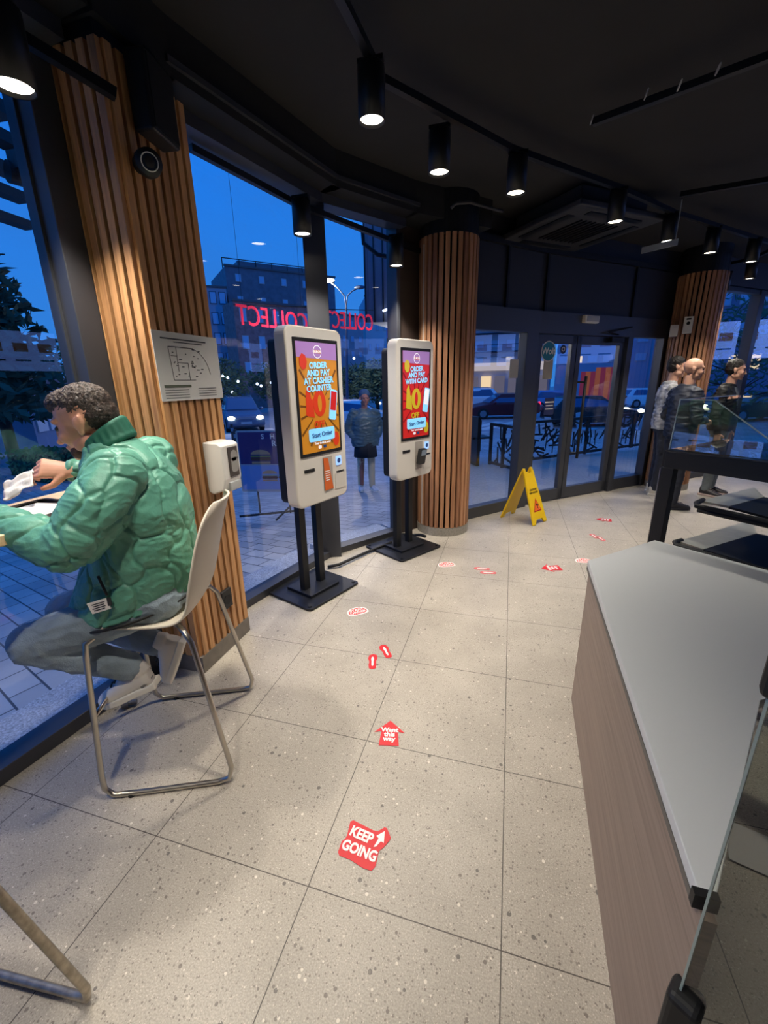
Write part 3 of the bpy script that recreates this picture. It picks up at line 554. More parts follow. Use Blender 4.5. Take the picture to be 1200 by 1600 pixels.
arrow_st(941, 812, 930, 811, 'tiny red arrow sticker on the floor farthest toward the doors', s_=1.1)
def foot(px, py, ux, uy, label, mat=mRed, mir=1, s_=1.):
    o, u, v = st_frame(px, py, ux, uy); t = thing('floor_sticker', o, label, 'sticker', 'footprint floor stickers')
    pts = [(-.02, -.06), (.0, -.068), (.018, -.06), (.022, -.03), (.02, 0), (.03, .03), (.026, .058), (.006, .07), (-.018, .06), (-.026, .03), (-.018, 0), (-.022, -.03)]
    MB().plate([(mir * a * s_, b * s_) for a, b in pts][::mir], o, u, v, .0008).build('base', mat, t); MB().plate([(mir * a * s_ * .28, b * s_ * .62) for a, b in pts][::mir], o + UP * .0012, u, v, .0006).build('stripe', mStickW, t)
foot(582, 1034, 582, 1015, 'red footprint sticker, left of the near pair on the floor'); foot(603, 1018, 596, 1004, 'red footprint sticker, right of the near pair on the floor', mir=-1)
foot(753, 889, 735, 888, 'pale red footprint sticker, upper one of the middle pair', mPink); foot(763, 895, 745, 894, 'pale red footprint sticker, lower one of the middle pair', mPink, -1)
foot(928, 838, 920, 833, 'faint red footprint sticker, left of the far pair near the counter', mPink); foot(939, 842, 932, 837, 'faint red footprint sticker, right of the far pair near the counter', mPink, -1)
def burger_st(px, py, ux, uy, label, s_=1.):
    o, u, v = st_frame(px, py, ux, uy); t = thing('floor_sticker', o, label, 'sticker', 'burger shaped floor stickers')
    pts = [(.075 * s_ * math.cos(a), .06 * s_ * math.sin(a) - .01) for a in [math.pi * k / 10 for k in range(11)]] + [(-.075 * s_, -.04 * s_), (-.04 * s_, -.055 * s_), (.04 * s_, -.055 * s_), (.075 * s_, -.04 * s_)]
    MB().plate(pts, o, u, v, .0008).build('base', mStickW, t); MB().plate([(a * .86, b * .8) for a, b in pts], o + UP * .001, u, v, .0006).build('patty', M('sticker_faded_red', (214, 70, 66), .5), t)
    text('START', .036 * s_, mStickW, o + v * .012 + UP * .002, u, v, t, bold=.001); text('ORDER', .036 * s_, mStickW, o - v * .022 * s_ + UP * .002, u, v, t, bold=.001)
burger_st(558, 955, 548, 942, 'burger shaped sticker reading start order on the floor beside the first kiosk', 1.0); burger_st(697, 882, 690, 872, 'burger shaped sticker on the floor before the second kiosk', 1.0); burger_st(912, 876, 905, 868, 'burger shaped sticker half hidden behind the counter corner', 1.0)

# ------------------------------------------------------------------ wet floor sign
ca, cb = Vector((.395, 4.80, 0)), Vector((.06, 5.02, 0))   # feet of the front board and of the back board
t = thing('wet_floor_sign', (ca + cb) / 2, 'folding yellow wet floor sign standing before the glass doors', 'sign')
dn = (ca - cb).normalized(); su = Vector((-dn.y, dn.x, 0)); top = (ca + cb) / 2 + UP * .57
def board(foot_, sgn, nm):
    v = (top - foot_).normalized(); L = (top - foot_).length; s_ = su
    outl = [(-.14, 0), (-.085, 0), (-.06, .05), (.06, .05), (.085, 0), (.14, 0), (.095, L - .02), (.085, L + .03), (.055, L + .03), (.05, L - .03), (-.05, L - .03), (-.055, L + .03), (-.085, L + .03), (-.095, L - .02)]
    MBb = MB().plate(outl, foot_, s_, v, .02 * sgn).build(nm, mYel, t, bevel=.004); return v, s_, L, MBb
v, s_, L, fb = board(ca, 1, 'front_board'); board(cb, -1, 'rear_board')
nrm = s_.cross(v)
mr = M('warning_red', (200, 40, 20), .5); mor = M('warning_orange', (250, 120, 40), .5)
if nrm.dot(dn) < 0: nrm = -nrm
ur = v.cross(nrm)
o = ca + v * .20 + nrm * .022
MB().plate([(-.075, -.06), (.075, -.06), (0, .085)], o, ur, v, .001).build('warning_triangle', mr, fb); MB().plate([(-.058, -.05), (.058, -.05), (0, .062)], o + nrm * .001, ur, v, .001).build('triangle_field', mor, fb)
MB().plate([(-.02, -.04), (.0, -.01), (-.012, .02), (0, .03), (.015, .01), (.03, .012), (.03, .0), (.012, -.005), (.02, -.04), (.005, -.02)], o + nrm * .0025, ur, v, .001).build('slipping_figure', M('figure_black', (40, 20, 10), .5), fb)
text('CAUTION', .030, M('text_olive', (70, 60, 10), .5), ca + v * .385 + nrm * .022, ur, v, fb, bold=.0008); text('WET FLOOR', .030, MATS['text_olive'], ca + v * .35 + nrm * .022, ur, v, fb, bold=.0008)

# ------------------------------------------------------------------ counter, glass panel and display case
ct = thing('service_counter', (.39, 1.94, 0), 'low counter with white laminate top and taupe wood-grain front', 'counter')
k0, k1, k2, k3 = (.388, 1.975), (.345, .60), (.372, .598), (.668, 1.128)
top_pts = [k1, k2, k3, (1.0, 1.35), (1.25, 1.72), (1.22, 1.95), (.755, 2.33), k0]
MB().prism(top_pts, .722, .75).build('worktop', mCounterTop, ct, bevel=.002)
MB().prism([(k0[0] - .001, k0[1]), (k1[0] - .001, k1[1]), (k1[0] + .012, k1[1]), (k0[0] + .012, k0[1] - .01)], .706, .7215).build('edge_strip', M('edge_grey', (92, 88, 82), .5), ct)
MB().along((.346, .572), (.392, 1.955), 0.0, .7215, .02, -.012).build('front_panel', mCounterWood, ct)
MB().along((.392, 1.955), (.75, 2.30), 0.0, .72, .02, -.012).build('side_panel', mCounterWood, ct)
MB().along((.337, .594), (.373, .593), .722, .752, .014, 0).build('end_cap', mRub, ct)
# standing glass screen with clamps
gp = thing('glass_screen', (.345, .565, 0), 'upright clear glass screen with black clamps at the near end of the counter', 'glass screen')
ga, gb = (.343, .566), (.95, .10)
MB().along(ga, gb, .40, 1.185, .010).build('pane', mGlassP, gp)
MB().box((ga[0] - .0, ga[1], .795), (.0035, .011, .775), math.atan2(gb[1] - ga[1], gb[0] - ga[0])).build('pane_edge', M('glass_edge', (176, 190, 176), .2), gp)
MB().box((.356, .556, 1.195), (.055, .045, .07), math.radians(-35)).build('upper_clamp', mRub, gp, bevel=.012)
MB().box((.350, .560, .50), (.05, .05, .12), math.radians(-35)).build('lower_clamp', mRub, gp, bevel=.012)
p_ = Vector((.93, 1.33, .004))
tag(MB().plate(rrect(.16, .22, .004), p_, Vector((.3, 1, 0)), Vector((-1, .3, 0)), .002).build('paper_on_floor', mPaper), 'white sheet lying on the floor behind the counter glass', 'paper')
# display case
dcse = thing('display_case', (.80, 2.42, 0), 'black framed glass display case standing behind the white counter', 'display case')
A1 = Vector((.80, 2.43, 0)); fz = 1.185
P1 = G(1045, 704, fz); P2 = G(1200, 722, fz)
dv = (P2 - P1).normalized(); A1 = Vector((P1.x, P1.y, 0)); B1 = A1 + Vector((dv.x, dv.y, 0)) * 1.25; nv = Vector((-dv.y, dv.x, 0))
if nv.y < 0: nv = -nv
DEP = .62
MB().along(A1, B1, fz - .085, fz, .05, 0).along(A1 + nv * DEP, B1 + nv * DEP, fz - .085, fz, .05, 0).along(A1, A1 + nv * DEP, fz - .085, fz, .05, 0).build('top_frame', mBlack, dcse, bevel=.004)
for q in (A1, B1, B1 + nv * DEP): MB().along(q - Vector((dv.x, dv.y, 0)) * .01, q + Vector((dv.x, dv.y, 0)) * .05, 0.0, fz - .085, .05).build('leg', mBlack, dcse, bevel=.003)
MB().along(A1 + nv * -.02 - dv * .016, A1 + nv * .02 - dv * .016, .0, fz - .09, .004).build('side_trim', mSteel, dcse)
vd = Vector((dv.x, dv.y, 0))
MB().prism([A1 + nv * .02, B1 + nv * .02, B1 + nv * DEP, A1 + nv * DEP], fz, fz + .008).build('glass_deck', mGlassC, dcse)
ht = .255; tr = A1 + vd * .14
# end pane in the near plane: trapezoid with sloping edge
def pane(pts, nm='glass_pane', th=.006, mat=mGlassC):
    a, b, c_ = (Vector(p_) for p_ in pts[:3]); w = (b - a).cross(c_ - a).normalized() * th; mb = MB(); lo = [mb.bm.verts.new(Vector(p_)) for p_ in pts]; hi = [mb.bm.verts.new(Vector(p_) + w) for p_ in pts]
    mb.bm.faces.new(lo[::-1]); mb.bm.faces.new(hi); k = len(pts)
    for i in range(k): mb.bm.faces.new((lo[i], lo[(i + 1) % k], hi[(i + 1) % k], hi[i]))
    return mb.build(nm, mat, dcse)
z0, z1 = fz + .005, fz + ht; slope_end = A1 + vd * .52
pane([A1 + UP * z0, slope_end + UP * z0, A1 + vd * .16 + UP * z1, A1 + vd * .01 + UP * z1])
pane([A1 + nv * DEP + UP * z0, slope_end + nv * DEP + UP * z0, A1 + vd * .16 + nv * DEP + UP * z1, A1 + vd * .01 + nv * DEP + UP * z1])
pane([A1 + UP * z0, A1 + nv * DEP + UP * z0, A1 + nv * DEP + vd * .01 + UP * z1, A1 + vd * .01 + UP * z1])
pane([A1 + vd * .01 + UP * z1, A1 + vd * .01 + nv * DEP + UP * z1, A1 + vd * .16 + nv * DEP + UP * z1, A1 + vd * .16 + UP * z1])
mE = M('glass_edge_light', (206, 212, 204), .2)
MB().tube([A1 + vd * .16 + UP * z1, slope_end + UP * z0], .0032, 6).tube([A1 + vd * .01 + UP * z1, A1 + vd * .16 + UP * z1], .0028, 6).tube([A1 + UP * z0, A1 + vd * .01 + UP * z1], .0028, 6).tube([A1 + nv * DEP + vd * .01 + UP * z1, A1 + vd * .01 + UP * z1], .0028, 6).build('glass_edges', mE, dcse)
shm = M('shelf_stone_grey', (150, 150, 140), .3, noise_amt=.1); shd = M('shelf_dark_glass', (34, 36, 38), .4, spec=.1)
for zz, st_, bt_, bb_, far_ in ((.66, (1047, 849), ((1060, 845.5), (1172, 813)), ((1099, 858), (1183, 833)), (1200, 893)), (.88, (1081, 789), ((1095, 782), (1179, 761)), ((1139, 791), (1194, 776)), (1200, 815))):
    s0 = G(*st_, zz); b0_, b1_ = G(*bt_[0], zz), G(*bt_[1], zz); c0_, c1_ = G(*bb_[0], zz), G(*bb_[1], zz); s1 = G(*far_, zz); s2 = s0 + (s1 - s0) * 1.8; fr_ = b1_ - b0_
    MB().prism([b0_, c0_, c1_, b1_], zz - .012, zz).build('shelf_edge_band', shm, dcse)
    MB().prism([c0_ + (c0_ - b0_) * .002, s2 + fr_ * .05, s2 + fr_ * .9, c1_], zz - .014, zz - .002).build('shelf', shd, dcse)
    MB().tube([b0_ + fr_ * .04, b0_ * .35 + s0 * .65 + fr_ * .02, s0.lerp(s1, .06), s1, s2], .013, 8).tube([s0.lerp(s1, .1) - UP * .02, s1 - UP * .02, s2 - UP * .02], .012, 8).build('shelf_rail', mRub, dcse)

# ------------------------------------------------------------------ chairs
TH = math.radians(204)
def chair_proto(loc, rz, label):
    t = thing('chair', loc, label, 'chair', None, rz)
    W2_ = .275
    for s_ in (1, -1):
        pts = [(.12, s_ * .15, .655), (.17, s_ * .185, .672), (.198, s_ * .205, .655), (.205, s_ * .21, .60), (.228, s_ * .262, .10), (.225, s_ * .268, .045), (.195, s_ * .272, .012), (.10, s_ * .275, .012), (-.20, s_ * .275, .012), (-.245, s_ * .272, .022), (-.258, s_ * .268, .07), (-.165, s_ * .205, .62), (-.14, s_ * .19, .66), (-.10, s_ * .14, .672)]
        MB().tube(pts, .0105, 10).build('leg_frame', mSteel, t, smooth=True, world=False)
    MB().tube([(.213, .232, .36), (.213, -.232, .36)], .009, 8).build('footrest', mSteel, t, smooth=True, world=False)
    MB().tube([(.10, .15, .662), (.10, -.15, .662)], .009, 8).tube([(-.10, .15, .668), (-.10, -.15, .668)], .009, 8).build('seat_support', mSteel, t, smooth=True, world=False)
    for s_ in (1, -1): MB().cyl((.13, s_ * .273, 0), (.13, s_ * .273, .012), .014, n=10).build('glide', mRub, t, world=False)
    # shell: profile swept across the width
    prof = [(.215, .675), (.20, .692), (.14, .695), (.05, .688), (-.05, .682), (-.12, .690), (-.165, .712), (-.195, .755), (-.215, .82), (-.238, .90), (-.262, .99), (-.285, 1.06), (-.305, 1.11), (-.318, 1.135)]
    wid = [.17, .19, .205, .212, .215, .215, .212, .21, .208, .205, .20, .185, .155, .10]
    b = MB(); n = 14; rows = []
    for (x, z), w_ in zip(prof, wid):
        i = len(rows); up_ = max(0, min(1, (i - 4) / 4)); row = []
        for k in range(n + 1):
            f = -1 + 2 * k / n; yy = f * w_; c_ = abs(f) ** 2.5
            row.append(b.bm.verts.new((x + up_ * .035 * c_, yy, z + (1 - up_) * .018 * c_ - (.02 * c_ if i == 0 else 0))))
        rows.append(row)
    for r0, r1 in zip(rows, rows[1:]):
        for k in range(n): b.bm.faces.new((r0[k], r0[k + 1], r1[k + 1], r1[k]))
    sh = b.build('seat_shell', mShell, t, smooth=True, world=False)
    md = sh.modifiers.new('sub', 'SUBSURF'); md.levels = 1; md.render_levels = 2; md = sh.modifiers.new('sol', 'SOLIDIFY'); md.thickness = .008; md.offset = 0
    return t
CH = Vector((-1.333, 1.244, 0))
ch = chair_proto(CH, TH, 'cream plastic shell chair on chrome sled legs under the man in the green jacket')
c2loc = Vector((-.95, .436, 0)) - Matrix.Rotation(math.radians(186), 3, 'Z') @ Vector((-.258, -.27, 0))
c2 = dup(ch, loc=c2loc, rz=math.radians(186), label='worn chrome legged chair cut off by the lower left picture corner')
for q in [q for q in D.objects if q.parent == c2 and q.type == 'MESH' and q.name.startswith('leg_frame')]: q.data = q.data.copy(); q.data.materials.clear(); q.data.materials.append(mSteelWorn)
tag(MB().cyl(G(197, 1100, .02), G(214, 1096, .02), .013, n=12).cyl(G(190, 1103, .022), G(200, 1100, .022), .017, n=12).build('floor_fitting', M('dull_metal', (110, 108, 110), .4, .6)), 'small dull metal fitting lying on the floor under the man\'s chair', 'fitting')

# ------------------------------------------------------------------ bar table with tray
tb = thing('bar_table', (-1.66, .9, 0), 'light wood window bar table the seated man leans on', 'table')
MB().prism([(-1.88, -.9), (-1.53, -.95), (-1.475, .80), (-1.46, 1.36), (-1.845, 1.40)], 1.085, 1.12).build('tabletop', mTable, tb, bevel=.003)
for yy in (-.6, .35): MB().tube([(-1.80, yy, 1.08), (-1.80, yy, 0.01)], .02, 10).build('leg', mTrack, tb); MB().cyl((-1.80, yy, 0), (-1.80, yy, .012), .05).build('foot', mTrack, tb)
MB().along((-1.80, -.9), (-1.78, 1.33), 1.04, 1.084, .03).build('support_rail', mTrack, tb)
tr_ = thing('food_tray', (-1.66, 1.06, 1.12), 'dark rimmed tray with a paper sheet on the bar table before the man', 'tray')
MB().plate(rrect(.24, .32, .03), (-1.615, 1.01, 1.121), (1, .05, 0), (-.05, 1, 0), .006).build('base', M('tray_dark', (44, 34, 30), .5), tr_)
MB().tube([Vector((-1.615, 1.01, 1.131)) + Vector((a, b, 0)) for a, b in rrect(.24, .32, .03) + [rrect(.24, .32, .03)[0]]], .007, 6).build('rim', M('tray_rim', (44, 34, 30), .5), tr_)
tag(MB().plate(rrect(.18, .26, .004), (-1.615, 1.01, 1.129), (1, .1, 0), (-.1, 1, 0), .001).build('tray_paper', M('tray_liner', (226, 222, 214), .7)), 'white liner paper lying on the dark tray', 'paper')

# ------------------------------------------------------------------ people
def frame_of(fwd, up=UP):
    fwd = Vector(fwd).normalized(); up = Vector(up); up = (up - fwd * up.dot(fwd)).normalized(); sd = up.cross(fwd); return Matrix((fwd, sd, up)).transposed()
def head_shapes(mb, c, R, s_=1.):
    P = lambda x, y, z: Vector(c) + R @ Vector((x, y, z)) * s_; E_ = lambda p, r: mb.ell(P(*p), tuple(q * s_ for q in r), R)
    E_((-.012, 0, .032), (.096, .076, .088)); E_((.032, 0, -.02), (.062, .062, .085)); E_((.035, 0, -.075), (.052, .050, .038)); E_((.078, 0, -.098), (.018, .022, .018))
    E_((.074, 0, .03), (.022, .05, .016)); E_((.096, 0, -.018), (.014, .010, .026)); E_((.108, 0, -.036), (.014, .014, .011)); E_((.088, 0, -.062), (.013, .025, .008)); E_((.085, 0, -.074), (.013, .021, .008))
    for y in (-1, 1): E_((.062, y * .038, -.03), (.026, .022, .026)); E_((-.008, y * .080, -.006), (.017, .010, .025)); E_((-.004, y * .078, -.030), (.010, .009, .014)); E_((-.02, y * .080, .004), (.008, .011, .022)); E_((.01, y * .052, -.07), (.045, .014, .028))
def eyes(c, R, s_, parent):
    for y in (-1, 1): MB().ell(Vector(c) + R @ Vector((.0815, y * .029, .004)) * s_, (.0095 * s_,) * 3).build('eye', M('eye', (60, 50, 44), .2), parent, smooth=True)
def hand_shapes(mb, wr, d, nrm, thumb, curl=.5, s_=1.):
    "wr wrist; d direction of palm; nrm back-of-hand normal; thumb side axis"
    d = Vector(d).normalized(); nrm = Vector(nrm); nrm = (nrm - d * nrm.dot(d)).normalized(); th = d.cross(nrm); th = th if th.dot(Vector(thumb)) > 0 else -th; wr = Vector(wr)
    mb.loft([(wr - d * .01, th, .026 * s_, .019 * s_), (wr + d * .03 * s_, th, .033 * s_, .016 * s_), (wr + d * .085 * s_, th, .040 * s_, .013 * s_)], 14)
    for i, (off, L) in enumerate(((.030, .072), (.010, .080), (-.010, .075), (-.029, .060))):
        p = wr + d * .082 * s_ + th * off * s_; a = 0.15; seg = (L * .45, L * .3, L * .25); r = .0088 * s_
        for k, sl in enumerate(seg):
            a += curl * (.6 + .25 * i / 3) + .1; q = p + (d * math.cos(a) - nrm * math.sin(a) + th * off * .6) * sl * s_; mb.cap(p, q, r, r * .9); p = q; r *= .9
    p = wr + d * .02 * s_ + th * .025 * s_; q = p + (d * .6 + th * .75 - nrm * .25).normalized() * .042 * s_; mb.cap(p, q, .013 * s_, .0105 * s_); q2 = q + (d * .85 + th * .15 - nrm * .45).normalized() * .032 * s_; mb.cap(q, q2, .0105 * s_, .009 * s_)
def shoe(heel, toe, up, parent, mat, sole, s_=1., name='shoe', accent=None):
    heel, toe, up = Vector(heel), Vector(toe), Vector(up); f = (toe - heel).normalized(); up = (up - f * up.dot(f)).normalized(); sd = up.cross(f); L = (toe - heel).length
    q = lambda x, z: heel + f * x * L + up * z * s_
    b = MB(); b.loft([(q(.0, .045), sd, .024 * s_, .04 * s_, f), (q(.08, .052), sd, .034 * s_, .052 * s_, f), (q(.28, .055), sd, .038 * s_, .055 * s_, f), (q(.5, .042), sd, .043 * s_, .042 * s_, f), (q(.75, .032), sd, .048 * s_, .032 * s_, f), (q(.93, .026), sd, .038 * s_, .024 * s_, f), (q(1.0, .022), sd, .018 * s_, .014 * s_, f)], 18)
    b.loft([(q(.14, .08), sd, .036 * s_, .045 * s_, up), (q(.16, .12), sd, .036 * s_, .042 * s_, up)], 16)
    o = b.build(name, mat, parent, remesh=.005, relax=4)
    b = MB(); b.plate([(p_[0] * L, p_[1] * s_) for p_ in [(-.02, 0), (-.02, .02), (0, .034), (.03, .04), (.3, .047), (.6, .05), (.85, .046), (1.0, .03), (1.02, .0)][::-1]] and [(-.01, -.034 * s_), (-.02 * L, 0), (-.01, .034 * s_), (.3 * L, .040 * s_), (.62 * L, .049 * s_), (.85 * L, .046 * s_), (1.0 * L, .022 * s_), (1.02 * L, 0), (1.0 * L, -.022 * s_), (.85 * L, -.046 * s_), (.62 * L, -.049 * s_), (.3 * L, -.040 * s_)], heel - up * .004 * s_, f, sd, .028 * s_)
    b.build('sole', sole, o, bevel=.006); 
    b = MB()
    for k in range(4):
        x = .36 + k * .09; z = .108 - k * .011; b.tube([q(x, z) - sd * .022 * s_, q(x + .02, z + .004), q(x, z) + sd * .022 * s_], .0035 * s_, 6)
    b.build('laces', accent or sole, o); return o

def quilt(scale=8.5, amp=.0105):
    def f(me):
        me.update(); nv = len(me.vertices); co = np.empty(nv * 3); me.vertices.foreach_get('co', co); no = np.empty(nv * 3)
        me.vertex_normals.foreach_get('vector', no); co = co.reshape(-1, 3); no = no.reshape(-1, 3); out = co.copy()
        for i in range(nv):
            p = Vector(co[i]); w = noise.noise_vector(p * 8) * .06 + noise.noise_vector(p * 3.1) * .05; q = p + w; q = Vector((q.x, q.y, q.z * .6)) * scale
            d_ = noise.voronoi(q)[0]; g = d_[1] - d_[0]; seam = math.exp(-(g / .06) ** 2); puff = 1 - math.exp(-(g / .16))
            wr = (1 - abs(noise.noise(Vector((p.x * 17, p.y * 17, p.z * 34)) + w * 30))) ** 5 * .003 + noise.noise(p * 48) * .001 + noise.noise(p * 10) * .006
            out[i] = co[i] + no[i] * (puff * amp * .6 - seam * amp * .45 + wr - .003)
        me.vertices.foreach_set('co', out.ravel()); me.update()
    return f
def folds(amp=.006, sc=22, st=(1, 1, 1)):
    def f(me):
        me.update(); nv = len(me.vertices); co = np.empty(nv * 3); me.vertices.foreach_get('co', co); no = np.empty(nv * 3); me.vertex_normals.foreach_get('vector', no)
        co = co.reshape(-1, 3); no = no.reshape(-1, 3); out = co.copy()
        for i in range(nv):
            p = Vector(co[i]); q = Vector((p.x * st[0], p.y * st[1], p.z * st[2])) * sc
            out[i] = co[i] + no[i] * ((1 - abs(noise.noise(q)) * 2) ** 2 * amp - amp * .4 + noise.noise(q * 2.3) * amp * .4)
        me.vertices.foreach_set('co', out.ravel()); me.update()
    return f
mSkin = M('skin', (206, 150, 122), .5, noise_amt=.06, nscale=30); mSkin2 = M('skin_fair', (214, 164, 138), .5)
mJacket = M('green_quilted_nylon', (92, 152, 130), .42, bump=.35, bscale=45, noise_amt=.05, nscale=8); mJeans = M('light_denim', (134, 148, 158), .8, noise_amt=.25, nscale=9, bump=.3, bscale=180)
mHairB = M('dark_brown_hair', (66, 54, 46), .5, noise_amt=.8, nscale=70, bump=1.0, bscale=150)

# the seated man -------------------------------------------------------------
RT = Matrix.Rotation(TH, 3, 'Z')
def L(x, y, z): return CH + RT @ Vector((x, y, z))
fw = RT @ Vector((1, 0, 0)); lf = RT @ Vector((0, 1, 0))
man = thing('person', CH, 'person in green quilted jacket and light jeans seated at the bar table, holding a napkin', 'person')
HR = frame_of(RT @ Vector((math.cos(.30), .06, -math.sin(.30)))); HC = L(.135, 0, 1.432)
b = MB(); head_shapes(b, HC, HR, 1.02)
b.loft([(L(.03, 0, 1.26), lf, .07, .07), (L(.06, 0, 1.33), lf, .062, .062), (L(.10, 0, 1.39), lf, .058, .06)], 16)
b.loft([(L(.0, 0, .80), lf, .14, .10), (L(-.02, 0, 1.0), lf, .14, .09), (L(.0, 0, 1.2), lf, .15, .09), (L(.03, 0, 1.28), lf, .10, .07)], 16)
RW = L(.292, -.125, 1.236); RE = L(.27, -.30, 1.155)
b.tube([L(.02, -.17, 1.25), RE, RW], [.04, .038, .026], 12); hd = (L(.372, -.045, 1.272) - RW).normalized(); hand_shapes(b, RW, fw * .92 + UP * .18 + lf * .25, lf * .72 + UP * .62, -UP * .6 + lf * .6, .78, 1.15)
LWp = L(.43, .19, 1.152); b.tube([L(.02, .17, 1.25), L(.13, .25, 1.06), LWp], [.04, .038, .026], 12); hand_shapes(b, LWp, fw - lf * .25, UP, -lf, .35)
body = b.build('body', mSkin, man, remesh=.0042, relax=2)
eyes(HC, HR, 1.02, man)
# beard and hair
b = MB(); b.ell(HC + HR @ Vector((.045, 0, -.088)), (.052, .055, .034), HR).ell(HC + HR @ Vector((.012, .0, -.07)), (.05, .066, .035), HR); b.build('beard', M('beard_brown', (84, 54, 40), .8, noise_amt=.4, nscale=120), man, remesh=.005, relax=2, puff=folds(.002, 160))
b = MB(); b.ell(HC + HR @ Vector((-.020, 0, .052)), (.094, .0775, .078), HR).ell(HC + HR @ Vector((-.050, 0, .012)), (.064, .0755, .066), HR).ell(HC + HR @ Vector((.022, 0, .082)), (.070, .060, .044), HR)
b.build('hair', mHairB, man, remesh=.0045, relax=1, puff=folds(.005, 85))
# jacket
b = MB()
b.loft([(L(.085, 0, .725), lf, .212, .235, RT @ Vector((.20, 0, 1))), (L(.080, 0, .78), lf, .22, .235, RT @ Vector((.16, 0, 1))), (L(.042, 0, .88), lf, .215, .208, UP), (L(-.002, 0, 1.0), lf, .215, .168, UP), (L(-.005, 0, 1.12), lf, .225, .16, UP), (L(.012, 0, 1.22), lf, .225, .145, UP), (L(.03, 0, 1.29), lf, .18, .125, UP), (L(.050, 0, 1.335), lf, .115, .10, UP), (L(.064, 0, 1.362), lf, .078, .078, UP)], 30)
for sg in (1, -1):
    if sg == 1: j = [L(-.0, .16, 1.255), L(.04, .225, 1.17), L(.115, .262, 1.075), L(.15, .262, 1.055), L(.26, .235, 1.095), L(.40, .195, 1.145)]; r = [.098, .098, .090, .084, .070, .052]
    else: j = [L(.0, -.16, 1.255), L(.10, -.24, 1.21), L(.22, -.30, 1.185), L(.27, -.305, 1.185), L(.29, -.21, 1.215), L(.292, -.145, 1.232)]; r = [.098, .09, .08, .072, .056, .044]
    for a, c_, ra, rb in zip(j, j[1:], r, r[1:]): b.cap(a, c_, ra, rb)
jk = b.build('jacket', mJacket, man, remesh=.0048, relax=6, puff=quilt())
b = MB()
ring = [L(.070 + .080 * math.cos(a), .072 * math.sin(a), 1.345 - .04 * math.cos(a)) for a in [2 * math.pi * k / 24 for k in range(25)]]
ring2 = [L(.084 + .072 * math.cos(a), .064 * math.sin(a), 1.385 - .055 * math.cos(a)) for a in [2 * math.pi * k / 24 for k in range(25)]]
b.tube(ring, .014, 8).tube(ring2, .012, 8)
for a, c_ in zip(ring, ring2): b.cap(a, c_, .012)
b.build('collar', M('dark_green_rib', (30, 96, 76), .7), jk, remesh=.005, relax=3)
MB().tube([L(.085 + .240 * math.cos(a), .217 * math.sin(a), .716 - .240 * .20 * math.cos(a)) for a in [2 * math.pi * k / 40 for k in range(41)]], .006, 6).build('hem_trim', mRub, jk)
nl = Vector(RT @ Vector((.1, 1, 0)))
def surf(px, py, off): d = RT @ Vector((0, 1, 0)); r = ray(px, py); o = Vector((0, 0, EYE)); k = ((CH + lf * off) - o).dot(lf) / r.dot(lf); return o + r * k
zp = [surf(153, 900, .228), surf(160, 915, .230), surf(167, 930, .232)]
MB().tube(zp, .0045, 6).build('pocket_zip', mRub, jk); MB().box(surf(171, 940, .236), (.012, .006, .03), TH).build('zip_pull', M('zip_metal', (70, 70, 72), .4, .7), jk)
pc = surf(155, 947, .236); MB().box(pc, (.066, .004, .042), R=RT @ Matrix.Rotation(math.radians(14), 3, 'Y')).build('label_patch', mStickW, jk)
for k in range(4): MB().box(pc + lf * .0025 + UP * (.012 - .008 * k) , (.045 - .008 * (k % 2), .002, .003), R=RT @ Matrix.Rotation(math.radians(14), 3, 'Y')).build('label_line', mInk, jk)
# jeans
b = MB()
b.loft([(L(-.08, 0, .755), lf, .16, .065, fw), (L(-.03, 0, .765), lf, .185, .075, fw), (L(.06, 0, .755), lf, .175, .072, fw)], 20)
b.loft([(L(-.02, 0, .73), lf, .17, .13, UP), (L(-.02, 0, .86), lf, .16, .11, UP)], 20)
for sg, kx, kz, ax, az in ((1, .415, .635, .125, .470), (-1, .44, .62, .10, .44)):
    y = .10 * sg; h_ = L(-.03, y, .76); k_ = L(kx, y * 1.35, kz); an = L(ax, y, az)
    b.cap(h_, h_.lerp(k_, .5), .094, .090); b.cap(h_.lerp(k_, .5), k_, .090, .083); b.cap(k_, k_.lerp(an, .5), .080, .070); b.cap(k_.lerp(an, .5), an, .066, .056)
b.build('jeans', mJeans, man, remesh=.006, relax=4, puff=folds(.005, 14, (1, 1, 1.5)))
mShoeW = M('white_leather', (216, 210, 202), .5); mSoleW = M('white_sole', (230, 224, 212), .5)
shoe(L(.035, .10, .375), L(.255, .10, .300), RT @ Vector((.32, 0, 1)), man, mShoeW, mSoleW, accent=mRub)
shoe(L(-.035, -.08, .455), L(.055, -.08, .245), RT @ Vector((1, 0, .5)), man, mShoeW, mSoleW, accent=mRub)
for y, x, z in ((.10, .10, .43), (-.09, .07, .41)): MB().tube([L(x + .03, y, z + .03), L(x - .03, y, z - .04)], .034, 12).build('sock', M('grey_sock', (150, 150, 150), .9), man, smooth=True)
MB().tube([RW + (RW - RE).normalized() * (-.012) + (lf.cross(RW - RE).normalized() * math.cos(a) + (RW - RE).normalized().cross(lf.cross(RW - RE).normalized()) * math.sin(a)) * .031 for a in [2 * math.pi * k / 16 for k in range(17)]], .007, 6).build('watch_strap', mRub, man)
